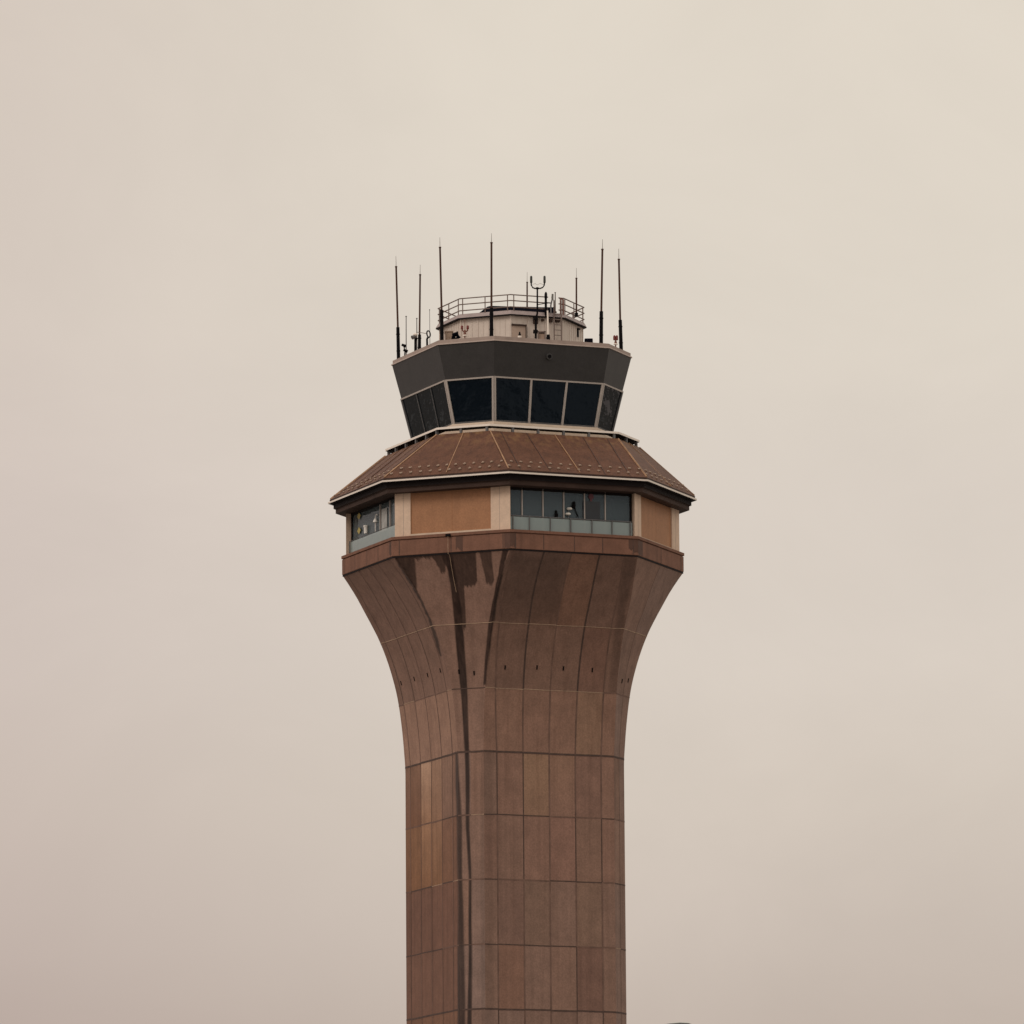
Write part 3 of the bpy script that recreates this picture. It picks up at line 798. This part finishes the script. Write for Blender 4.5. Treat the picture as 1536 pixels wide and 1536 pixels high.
# red gate beside the ladder
bm = bmesh.new()
for xp in (841, 844.5):
    c = face_at(0, xp, 109.5, HP, zrt)[0]; zt_ = solve(lambda z: Vector((c.x, c.y, z)), 447 if xp == 841 else 449)
    tube(bm, [(c.x, c.y, zq1 - .05), (c.x, c.y, zt_)], .045, 6)
c1, c2 = face_at(0, 841, 109.5, HP, zrt)[0], face_at(0, 844.5, 109.5, HP, zrt)[0]
for f in (.25, .6, .95): tube(bm, [(c1.x, c1.y, zq1 + (zrt - zq1) * f), (c2.x, c2.y, zq1 + (zrt - zq1) * f)], .03, 6)
link('gate', bm, RUST, railing)
# roof ladder
bm = bmesh.new()
ends = []
for xp in (828.3, 839.3):
    c, e, nr = face_at(0, xp); c = c + nr * .22; ends.append(c)
    tube(bm, [(c.x, c.y, zd), (c.x, c.y, zq1 + .55), Vector((c.x, c.y, zq1 + .75)) - nr * .25], .028, 6)
for k in range(7):
    z = zd + .2 + k * .24
    if z < zq1 + .4: tube(bm, [(ends[0].x, ends[0].y, z), (ends[1].x, ends[1].y, z)], .018, 6)
link('ladder', bm, RAIL, T)

# ------------------------------------------------------------------ things standing on the roofs
def roof_edge(xpx, inset=.35):       # near side of the cab roof below photo column xpx
    R = ring(174, HC2, zd)
    best = None
    for i in (7, 0, 1, 2):
        a, b = R[i], R[(i + 1) % 8]
        for k in range(201):
            q = a.lerp(b, k / 200); dd = abs(proj(q)[0] - xpx)
            if best is None or dd < best[0]: best = (dd, q)
    q = best[1]; d = Vector((AX - q.x, -q.y, 0)).normalized()
    q2 = unproj_y(xpx, proj(q)[1], q.y + inset); return Vector((q2.x, q.y + inset, zd))
GA = 'tall brown whip antennas on the cab roof'
def whip(base, x1, y1, xb, yb, ytip, r, label, group=GA):
    """base point, top of mast in photo, end of the black mount, tip row"""
    Y = base.y
    top = unproj_y(x1, y1, Y); br = unproj_y(xb, yb, Y); tip = unproj_y(x1 - (xb - x1) * .12, ytip, Y)
    t = thing('whip_antenna', base, label, 'antenna', group)
    o = Vector((base.x, base.y, base.z)); z0 = Vector((0, 0, 0))
    k = (br - o); dirn = k.normalized()
    bm = bmesh.new(); tube(bm, [z0, k], [r * 1.85, r * 1.7], 8); tube(bm, [z0, Z * .05], [r * (3.2 if r > .0415 else 2)] * 2, 10)
    for f in (.35, .8): tube(bm, [k * f, k * f + dirn * .05], r * 2.05, 8)
    link('mount', bm, BLACK, t)
    bm = bmesh.new(); tube(bm, [k, top - o], [r, r * .92], 8); tube(bm, [top - o - (top - br) * .01, top - o + Z * .02], r * 1.25, 8); link('mast', bm, MAST, t)
    tube_obj('whip_tip', [top - o, tip - o], [r * .30, r * .17], TIP, t, 6)
    return t
whip(roof_edge(598), 594.2, 400, 596.8, 491, 384, .045, 'brown whip antenna leaning left at the far left corner of the cab roof')
whip(roof_edge(629), 630.2, 412, 629.3, 502, 397, .042, 'brown whip antenna with the lower tip, between the left roof fittings and the penthouse')
whip(roof_edge(663), 660, 371, 662.4, 465, 356, .046, 'brown whip antenna rising past the left end of the penthouse railing')
whip(roof_edge(737.2), 737.2, 364, 737.2, 462, 350, .048, 'tallest brown whip antenna, standing alone in front of the penthouse wall')
whip(roof_edge(901.6), 903.6, 374, 902, 467, 359, .048, 'tall brown whip antenna right of the penthouse, the taller of that pair')
whip(roof_edge(932), 928.3, 389, 930.3, 480, 373, .047, 'brown whip antenna leaning left at the far right corner of the cab roof')
pb = unproj_y(864.6, 478, -1.6); whip(Vector((pb.x, -1.6, zq1)), 864.6, 417.5, 864.6, 470, 402, .040, 'thin brown whip antenna inside the right end of the penthouse railing', 'short whip antennas on the penthouse roof')
pb = unproj_y(790.7, 470, -1.9); whip(Vector((pb.x, -1.9, zq1 + .2)), 790.7, 423.5, 790.7, 462, 408, .036, 'short brown whip antenna behind the penthouse railing, left of the forked sensor mast', 'short whip antennas on the penthouse roof')
# thin rods
def rod(base, x, y, r, label, m=GREYM):
    top = unproj_y(x, y, base.y) - base
    bm = bmesh.new(); tube(bm, [(0, 0, 0), top], [r, r * .8], 6); tube(bm, [(0, 0, 0), (0, 0, .06)], [r * 3, r * 2.5], 8); tube(bm, [top * .98, top], r * 1.5, 6)
    o = link('rod_antenna', bm, m); o.location = base
    return tag(o, label, 'antenna', 'thin grey rods on the left of the cab roof')
rod(roof_edge(609.3, .7), 609.2, 474, .024, 'thin dark rod standing right of the far left whip antenna')
rod(roof_edge(625.3, .9), 625.2, 477, .024, 'thin dark rod rising behind the white topped floodlight')
rod(roof_edge(645, 1.6), 644.4, 464, .014, 'hair thin grey rod just left of the penthouse')
p = unproj_y(832.8, 470, -2.6)
o = rod(Vector((p.x, -2.6, zq1)), 832.8, 438.5, .026, 'thin brown rod on the penthouse roof above the ladder', MAST); o['group'] = 'rods on the penthouse roof'
# red obstruction lights
def obstruction(base, xpx, y_top, y_base, label, double, spike):
    Y = base.y; s = mpp(base.z)
    top = unproj_y(xpx, y_top, Y) - base; foot = unproj_y(xpx, y_base, Y) - base
    t = thing('obstruction_light', base, label, 'warning light', 'red obstruction lights on the cab roof')
    arm = foot.lerp(top, .42)
    bm = bmesh.new(); tube(bm, [(0, 0, 0), foot.lerp(top, .2)], .03, 8); tube(bm, [foot.lerp(top, .08), foot.lerp(top, .28)], .06, 8)
    tube(bm, [foot.lerp(top, .2), arm + Z * .04], .04, 8)
    if double: tube(bm, [arm + Vector((-.12, 0, .12)), arm + Vector((-.115, 0, .02)), arm + Vector((-.07, 0, -.02)), arm + Vector((.07, 0, -.02)), arm + Vector((.115, 0, .02)), arm + Vector((.12, 0, .12))], .035, 8)
    link('stand', bm, RUST, t)
    for sx in ((-.13, .13) if double else (-.055, .055)):
        bm = bmesh.new(); c = Vector((arm.x + sx, arm.y, arm.z + (.08 if double else .0)))
        hh = (top.z - arm.z) * (.55 if double else .8)
        tube(bm, [c, c + Z * .03, c + Z * hh * .8, c + Z * hh], [.045, .06, .055, .025], 10); link('red_lamp', bm, REDL, t)
    if spike: tube_obj('spike', [arm, unproj_y(xpx, spike, Y) - base], .012, RUST, t, 6)
    bm = bmesh.new(); tube(bm, [foot, foot + Z * .05], [.10, .09], 10); link('base_plate', bm, WHITE, t)
obstruction(roof_edge(697.3), 697.3, 486, 504, 'red twin lamp obstruction light in front of the left of the penthouse wall', True, 479)
obstruction(roof_edge(923.5), 923.5, 501, 517, 'small red obstruction light beside the far right whip antenna', False, None)
# small dark beacon on a white base before the door
b0_ = roof_edge(779.5); f_ = unproj_y(779.5, 505.5, b0_.y) - b0_; t = thing('beacon', b0_, 'small dark beacon on a white base before the penthouse door', 'beacon')
bm = bmesh.new(); tube(bm, [(0, 0, 0), f_, f_ + Z * .05], [.05, .09, .085], 10); link('base', bm, WHITE, t)
bm = bmesh.new(); tube(bm, [f_ + Z * .05, f_ + Z * .14, f_ + Z * .15, f_ + Z * .24], [.06, .055, .04, .03], 10); link('lamp', bm, BLACK, t)
# left roof fittings
b0_ = roof_edge(606.5); a_ = unproj_y(607.5, 527, b0_.y) - b0_; b_ = unproj_y(605.5, 518.5, b0_.y) - b0_
t = thing('roof_light', b0_, 'little dark twin headed fitting low beside the far left whip antenna', 'light fitting')
bm = bmesh.new(); tube(bm, [(0, 0, 0), a_], .03, 8); tube(bm, [a_, b_], .025, 8); link('stem', bm, BLACK, t)
for q, dx in ((a_ + Z * .02, .02), (b_, 0)):
    bm = bmesh.new(); tube(bm, [q + Vector((-.09 + dx, 0, .05)), q + Vector((.10 + dx, 0, -.03))], [.055, .075], 8); link('lamp_head', bm, BLACK, t)
b0_ = roof_edge(622.8); t = thing('floodlight', b0_, 'floodlight with a white topped head on a dark post, left of the penthouse', 'light')
a_ = unproj_y(623, 506, b0_.y) - b0_
bm = bmesh.new(); tube(bm, [(0, 0, 0), a_], .05, 8); tube(bm, [a_ * .8, a_ * .8 + Vector((.09, 0, .16))], .04, 8); link('post', bm, BLACK, t)
bm = bmesh.new(); tube(bm, [a_ + Vector((.04, 0, .0)), a_ + Vector((-.06, -.05, .02)), a_ + Vector((-.14, -.1, -.03))], [.06, .08, .10], 10, 0); link('lamp_head', bm, GREYM, t)
bm = bmesh.new(); ball(bm, a_ + Vector((0, 0, .12)), .10, 1.1, 1, .8); link('hood', bm, WHITE, t)
b0_ = roof_edge(641, .4); t = thing('loop_sensor', b0_, 'dark loop shaped sensor with a thin cross arm, just left of the penthouse', 'sensor')
a_ = unproj_y(640.5, 508, b0_.y) - b0_
bm = bmesh.new(); tube(bm, [(0, 0, 0), a_], .045, 8); link('stand', bm, BLACK, t)
c_ = unproj_y(642.8, 501, b0_.y) - b0_
bm = bmesh.new(); tube(bm, [c_ + Vector((.075 * math.cos(a) - .06 * math.sin(a) * .3, 0, .15 * math.sin(a))) for a in [2 * PI * k / 16 for k in range(17)]], .032, 6); tube(bm, [a_, c_ - Z * .14], .045, 8); link('loop', bm, BLACK, t)
tube_obj('cross_arm', [c_ + Vector((-.07, 0, .02)), unproj_y(624.5, 498, b0_.y) - b0_], .014, RAIL, t, 6)
# low brown box and dark dome at the left of the penthouse wall
b0_ = roof_edge(673.5, .9); zt_ = unproj_y(673, 499.5, b0_.y).z; bm = bmesh.new(); hx = 5.5 * mpp(zd)
box(bm, Vector((0, 0, (zt_ - zd) / 2)), Vector((1, 0, 0)), Vector((0, 1, 0)), Z, hx, .3, (zt_ - zd) / 2); box(bm, Vector((0, 0, zt_ - zd + .02)), Vector((1, 0, 0)), Vector((0, 1, 0)), Z, hx + .03, .33, .02)
for k in range(4): box(bm, Vector((-hx + .08 + k * .09, -.305, (zt_ - zd) * .55)), Vector((1, 0, 0)), Vector((0, 1, 0)), Z, .02, .008, .1)
o = link('equipment_box', bm, mat('tan_box', (.36, .25, .18), .7)); o.location = b0_; tag(o, 'low tan equipment box against the left end of the penthouse wall', 'equipment box')
b0_ = roof_edge(683.3, .6); zt_ = unproj_y(683, 498.5, b0_.y).z - zd
t = thing('vent_cowl', b0_, 'dark hooded roof vent between the tan box and the twin red light', 'vent')
bm = bmesh.new(); tube(bm, [(0, 0, 0), (0, 0, zt_ * .6)], .10, 10); link('pipe', bm, BLACK, t)
bm = bmesh.new(); tube(bm, [(-.14, 0, zt_ * .45), (-.06, -.03, zt_ * .8), (.05, -.05, zt_ * .9), (.13, -.08, zt_ * .55)], [.06, .11, .12, .12], 10); link('hood', bm, NAVY, t)
# condenser, white pipe
b0_ = roof_edge(812.5, .9); zt_ = unproj_y(812, 498, b0_.y).z - zd; bm = bmesh.new(); hx = 5.2 * mpp(zd)
for sx in (-1, 1): box(bm, Vector((sx * hx, 0, zt_ / 2)), Vector((1, 0, 0)), Vector((0, 1, 0)), Z, .03, .2, zt_ / 2)
box(bm, Vector((0, 0, zt_ - .02)), Vector((1, 0, 0)), Vector((0, 1, 0)), Z, hx + .03, .2, .03); box(bm, Vector((0, .03, zt_ * .45)), Vector((1, 0, 0)), Vector((0, 1, 0)), Z, hx - .03, .16, zt_ * .4, 1)
o = link('equipment_cabinet', bm, [RAIL, mat('tan_cabinet', (.40, .28, .21), .7)]); o.location = b0_; tag(o, 'small tan cabinet with a brown frame beside the white standpipe', 'cabinet')
b0_ = roof_edge(822.3, .5); q0 = unproj_y(822.3, 506, b0_.y) - b0_; q1 = unproj_y(821.3, 466, b0_.y) - b0_
t = thing('standpipe', b0_, 'slim white standpipe rising in front of the penthouse wall by the ladder', 'pipe')
tube_obj('pipe', [q0, q1], [.045, .035], WHITE, t, 8)
bm = bmesh.new(); tube(bm, [(0, 0, 0), q0 + Z * .02], [.09, .09], 10); tube(bm, [q0 + Z * .02, q0 + Z * .12], .075, 10); link('collar', bm, BLACK, t)
# forked mast
Yb = roof_edge(803).y + .55
t0_ = Vector((unproj_y(803.5, 506, Yb).x, Yb, zd)); t = thing('forked_mast', t0_, 'dark mast topped by a U shaped fork with two upright sensor heads', 'sensor mast')
def U(x, y): return unproj_y(x, y, Yb) - t0_
bm = bmesh.new(); tube(bm, [(0, 0, 0), U(803.8, 478), U(806, 470), U(806, 433)], [.05, .05, .042, .036], 8)
for y in (500, 480): tube(bm, [U(803.2, y), U(803.4, y - 5)], .11, 8)
link('mast', bm, BLACK, t)
bm = bmesh.new(); tube(bm, [U(796.8, 424), U(797, 428), U(799, 431.4), U(802, 432.6), U(810.5, 432.6), U(814, 431.2), U(816.2, 428), U(816.7, 424)], .032, 8); tube(bm, [U(806, 434), U(806, 431)], .06, 8); link('fork', bm, BLACK, t)
bm = bmesh.new(); tube(bm, [U(799, 426.6), U(803, 425.4), U(806, 427.5), U(810, 425), U(815, 427)], .008, 5); link('cable', bm, TIP, t)
for x in (796.8, 816.8):
    bm = bmesh.new(); tube(bm, [U(x, 424.5), U(x, 423.5), U(x, 415), U(x, 413.8)], [.04, .055, .052, .03], 10); link('sensor_head', bm, mat('dark_olive_sensor', (.035, .036, .03), .6), t)
tube_obj('side_arm', [U(806, 457), U(818, 455)], .02, BLACK, t, 6)
# black stub antenna and slanted sensor on the railing
Yb = face_at(0, 818.5, 109.5)[0].y - .08
t0_ = unproj_y(818.8, 476, Yb); t = thing('stub_antenna', t0_, 'stout black stub antenna with a bulbous head at the railing beside the forked mast', 'antenna')
bm = bmesh.new(); tube(bm, [(0, 0, 0), unproj_y(818.7, 447, Yb) - t0_], .055, 8); box(bm, unproj_y(819, 468, Yb) - t0_, Vector((1, 0, 0)), Vector((0, 1, 0)), Z, .06, .14, .05); link('stem', bm, BLACK, t)
bm = bmesh.new(); q0, q1 = unproj_y(818.7, 448, Yb) - t0_, unproj_y(818.8, 438, Yb) - t0_
tube(bm, [q0, q0.lerp(q1, .2), q0.lerp(q1, .75), q1], [.055, .068, .062, .03], 10); link('head', bm, BLACK, t)
t0_ = unproj_y(826.5, 470, Yb); t = thing('slanted_sensor', t0_, 'grey sensor with slanted neck between the black stub antenna and the ladder', 'sensor')
bm = bmesh.new(); V_ = lambda x, y: unproj_y(x, y, Yb) - t0_
tube(bm, [(0, 0, 0), V_(826.2, 458), V_(827.5, 452), V_(828.7, 448)], .035, 8); tube(bm, [V_(820.5, 454), V_(826.5, 454.5)], .03, 6); link('neck', bm, GREYM, t)
bm = bmesh.new(); tube(bm, [V_(828.6, 449), V_(828.9, 441)], [.05, .045], 8); link('head', bm, mat('grey_sensor', (.16, .15, .13), .6), t)
# low dark hatch at the right edge
b0_ = roof_edge(883, .5); zt_ = unproj_y(883, 509.2, b0_.y).z - zd; bm = bmesh.new(); hx = 6.2 * mpp(zd)
loft(bm, [[Vector((sx * hx, sy * .35, 0)) for sx, sy in ((-1, -1), (1, -1), (1, 1), (-1, 1))], [Vector((sx * hx, sy * .35, zt_ - .03)) for sx, sy in ((-1, -1), (1, -1), (1, 1), (-1, 1))], [Vector((sx * hx * .8, sy * .28, zt_)) for sx, sy in ((-1, -1), (1, -1), (1, 1), (-1, 1))]])
o = link('roof_hatch', bm, NAVY); o.location = b0_; tag(o, 'low dark hatch on the cab roof just right of the penthouse', 'hatch')

# ------------------------------------------------------------------ things behind the glass of the windowed storey
def inside(bay, xpx, ypx, depth):    # point behind a bay's glass
    L, e, nr, wid = bays[bay]
    a, b = L - nr * depth, L + e * wid - nr * depth
    s = min((k / 400 for k in range(401)), key=lambda s: abs(proj(Vector((a.x, a.y, zm)).lerp(Vector((b.x, b.y, zm)), s))[0] - xpx))
    q = a.lerp(b, s); z = solve(lambda z: Vector((q.x, q.y, z)), ypx); return Vector((q.x, q.y, z)), e, nr
for y, lab in ((774, 'yellow diamond placard in the left window, the upper of two'), (796, 'yellow diamond placard in the left window, the lower of two')):
    q, e, nr = inside(1, 538.5, y, -.05)
    bm = bmesh.new(); r_ = .17
    pts = [e * r_ * 1.25, Z * r_, -e * r_ * 1.25, -Z * r_]
    loft(bm, [[p - nr * .006 for p in pts], [p + nr * .006 for p in pts]])
    o = link('diamond_placard', bm, YELL); o.location = q; tag(o, lab, 'placard', 'yellow diamond placards in the left window')
BULB = mat('pale_lampshade', (.78, .74, .68), .5)
q, e, nr = inside(1, 563, 780, -.06); t = thing('desk_lamp', q, 'white arched desk lamp seen in the left window', 'lamp')
bm = bmesh.new(); tube(bm, [Vector((0, 0, -.55)), Vector((0, 0, .1))] + [e * (.14 - .14 * math.cos(a)) + Z * (.1 + .14 * math.sin(a)) for a in (.6, 1.2, 1.9, 2.5)], .022, 6); link('neck', bm, BULB, t)
bm = bmesh.new(); tube(bm, [e * .0 + Z * .06, e * 0 - Z * .1], [.05, .12], 10); link('shade', bm, BULB, t)
q, e, nr = inside(1, 549, 797, -.06); bm = bmesh.new(); tube(bm, [(0, 0, -.1), (0, 0, .18), (0, 0, .2), (0, 0, .27)], [.09, .10, .12, .12], 10)
o = link('white_jar', bm, BULB); o.location = q; tag(o, 'white lidded jar standing in the left window below the lamp', 'jar')
q, e, nr = inside(1, 577, 780, -.03); bm = bmesh.new()
for k in range(7): box(bm, e * (k * .09 - .3) + nr * (.015 * (k % 2)), e, nr, Z, .045, .012, .52)
o = link('window_blind', bm, mat('grey_blind', (.42, .41, .39), .8)); o.location = q; tag(o, 'pale grey vertical blind at the right end of the left window', 'blind')
q, e, nr = inside(0, 852.5, 771, -.06); t = thing('twin_lamp', q, 'white lamp with two stacked shades seen in the front window', 'lamp')
for dz_, dx in ((.0, -.02), (.24, .05)):
    bm = bmesh.new(); ball(bm, e * dx + Z * dz_, .11, 1.2, 1, .6); link('shade', bm, BULB, t)
tube_obj('stem', [-Z * .3, Z * .3], .015, GREYM, t, 6)
q, e, nr = inside(0, 863, 772, -.06); t = thing('task_lamp', q, 'black jointed task lamp seen in the front window beside the white lamp', 'lamp')
bm = bmesh.new(); tube(bm, [e * .15 - Z * .1, -e * .05 + Z * .35], .022, 6); link('arm', bm, BLACK, t)
bm = bmesh.new(); tube(bm, [-e * .09 + Z * .3, -e * .04 + Z * .58], [.10, .06], 8); link('head', bm, BLACK, t)
q, e, nr = inside(0, 834.5, 773, -.06); bm = bmesh.new(); tube(bm, [(0, 0, -.1), (0, 0, .08), (0, 0, .1), (0, 0, .22)], [.08, .08, .04, .045], 10)
o = link('dark_bottle', bm, BLACK); o.location = q; tag(o, 'small dark bottle on the rail line of the front window', 'bottle')
q, e, nr = inside(0, 887, 745, -.04); bm = bmesh.new(); tube(bm, [nr * .0, nr * .02], [.13, .13], 12); box(bm, -Z * .16, e, nr, Z, .05, .015, .05)
o = link('red_sign', bm, mat('dull_red_sign', (.12, .035, .045), .6)); o.location = q; tag(o, 'dull red round sign high in the front window', 'sign')
q, e, nr = inside(0, 887, 766, -.03); bm = bmesh.new(); box(bm, Vector((0, 0, 0)), e, nr, Z, .42, .012, .42); box(bm, -Z * .47, e, nr, Z, .06, .012, .06)
box(bm, -Z * .54, e, nr, Z, .2, .03, .015)
o = link('monitor', bm, mat('dark_screen', (.012, .016, .024), .3)); o.location = q; tag(o, 'dark monitor standing in the front window below the red sign', 'monitor')

# ------------------------------------------------------------------ street lamp whose head just shows at the lower edge
Yl = CAM.y + 130
hp = unproj_y(1016, 1533.6, Yl)
t = thing('street_lamp', Vector((hp.x + 2.2, Yl, 0)), 'dark cobra head street lamp rising beside the tower, only its top showing', 'street lamp')
hx = Vector((-2.2, 0, hp.z))
bm = bmesh.new()
sec = []
for k, (x, w, h_) in enumerate(((-.42, .03, .02), (-.36, .12, .06), (-.18, .17, .095), (.05, .17, .115), (.22, .13, .105), (.36, .06, .05))):
    base = hx + Vector((x, 0, -.13))
    sec.append([base + Vector((0, w * math.cos(a), (h_ * math.sin(a) if math.sin(a) > 0 else .04 * math.sin(a)) + .012)) for a in [2 * PI * i / 14 for i in range(14)]])
loft(bm, sec); link('lamp_head', bm, mat('dark_lamp_housing', (.03, .03, .026), .5), t, smooth=True)
tube_obj('pole', [(0, 0, 0), (0, 0, hp.z - 1.2)], [.11, .07], GREYM, t, 12)
tube_obj('arm', [(0, 0, hp.z - 1.25), (-.5, 0, hp.z - .6), (-1.2, 0, hp.z - .25), hx + Vector((.34, 0, -.12))], [.06, .05, .045, .04], GREYM, t, 8)

# ------------------------------------------------------------------ overcast sky and soft sun
SUN_EL, SUN_AZ = 40, 140             # plan angle as for the tower (90 = towards the camera)
w = bpy.data.worlds.new("World"); bpy.context.scene.world = w; w.use_nodes = True
n = w.node_tree.nodes; l = w.node_tree.links; bg = n['Background']
sd = Vector((math.cos(rad(SUN_AZ)) * math.cos(rad(SUN_EL)), -math.sin(rad(SUN_AZ)) * math.cos(rad(SUN_EL)), math.sin(rad(SUN_EL))))
sky = n.new('ShaderNodeTexSky'); sky.sky_type = 'NISHITA'; sky.sun_disc = False
sky.sun_elevation = rad(SUN_EL); sky.sun_rotation = math.atan2(sd.x, sd.y); sky.dust_density = 6; sky.air_density = 2
tc = n.new('ShaderNodeTexCoord'); sx = n.new('ShaderNodeSeparateXYZ'); l.new(tc.outputs['Generated'], sx.inputs[0])
ramp = n.new('ShaderNodeValToRGB'); mr = n.new('ShaderNodeMapRange')
mr.inputs[1].default_value = 0; mr.inputs[2].default_value = 1; l.new(sx.outputs['Z'], mr.inputs[0]); l.new(mr.outputs[0], ramp.inputs[0])
def sR(c, k=1): r = lin(c); return (r[0] * k, r[1] * k, r[2] * k, 1)
els = ramp.color_ramp.elements
stops = [(0.0, sR((170, 154, 144))), (.078, sR((198, 184, 173))), (.092, sR((206, 193, 182))), (.111, sR((213, 201, 189))), (.132, sR((217, 206, 195))), (.155, sR((220, 209, 198))), (.182, sR((223, 213, 200))), (.235, sR((224, 214, 200))), (.5, sR((226, 219, 208), 1.15)), (1.0, sR((228, 224, 216), 1.35))]
els[0].position, els[0].color = stops[0]; els[1].position, els[1].color = stops[-1]
for p_, c_ in stops[1:-1]:
    e_ = els.new(p_); e_.color = c_
no = n.new('ShaderNodeTexNoise'); no.inputs['Scale'].default_value = 11; no.inputs['Detail'].default_value = 7; no.inputs['Roughness'].default_value = .6; no.inputs['Distortion'].default_value = .6
mp = n.new('ShaderNodeMapping'); mp.inputs['Scale'].default_value = (1, 1, 1.6); mp.inputs['Location'].default_value = (2.3, .4, .7)
l.new(tc.outputs['Generated'], mp.inputs[0]); l.new(mp.outputs[0], no.inputs['Vector'])
m1 = n.new('ShaderNodeMapRange'); m1.inputs[1].default_value = .3; m1.inputs[2].default_value = .7; m1.inputs[3].default_value = .955; m1.inputs[4].default_value = 1.03
l.new(no.outputs['Fac'], m1.inputs[0])
mul = n.new('ShaderNodeMix'); mul.data_type = 'RGBA'; mul.blend_type = 'MULTIPLY'; mul.inputs[0].default_value = 1
az = n.new('ShaderNodeValToRGB'); az.color_ramp.interpolation = 'EASE'; am = n.new('ShaderNodeMapRange')
am.inputs[1].default_value = -.16; am.inputs[2].default_value = .16; l.new(sx.outputs['X'], am.inputs[0]); l.new(am.outputs[0], az.inputs[0])
az.color_ramp.elements[0].position = .12; az.color_ramp.elements[0].color = (.895, .85, .875, 1)
az.color_ramp.elements[1].position = .52; az.color_ramp.elements[1].color = (1, 1, 1, 1)
azm = n.new('ShaderNodeMix'); azm.data_type = 'RGBA'; azm.blend_type = 'MULTIPLY'; azm.inputs[0].default_value = 1
l.new(ramp.outputs[0], azm.inputs[6]); l.new(az.outputs[0], azm.inputs[7])
l.new(azm.outputs[2], mul.inputs[6]); l.new(m1.outputs[0], mul.inputs[7])
# cloud deck (in the sky texture's own units) over the clear sky
up = n.new('ShaderNodeMix'); up.data_type = 'RGBA'; up.blend_type = 'MULTIPLY'; up.inputs[0].default_value = 1; up.clamp_result = False
l.new(mul.outputs[2], up.inputs[6]); up.inputs[7].default_value = (10, 10, 10, 1)
mix = n.new('ShaderNodeMix'); mix.data_type = 'RGBA'; mix.inputs[0].default_value = .97
l.new(sky.outputs[0], mix.inputs[6]); l.new(up.outputs[2], mix.inputs[7])
l.new(mix.outputs[2], bg.inputs['Color']); bg.inputs['Strength'].default_value = .1
sl = bpy.data.lights.new('sun', 'SUN'); sl.energy = .9; sl.angle = rad(24); sl.color = (1, .93, .84)
so = bpy.data.objects.new('sun', sl); C.objects.link(so); so.location = (0, 0, 120)
so.rotation_euler = sd.to_track_quat('Z', 'Y').to_euler()

vs = bpy.context.scene.view_settings
bpy.context.scene.display_settings.display_device = 'sRGB'
vs.view_transform = 'Standard'; vs.look = 'None'; vs.exposure = 0; vs.gamma = 1; vs.use_curve_mapping = False
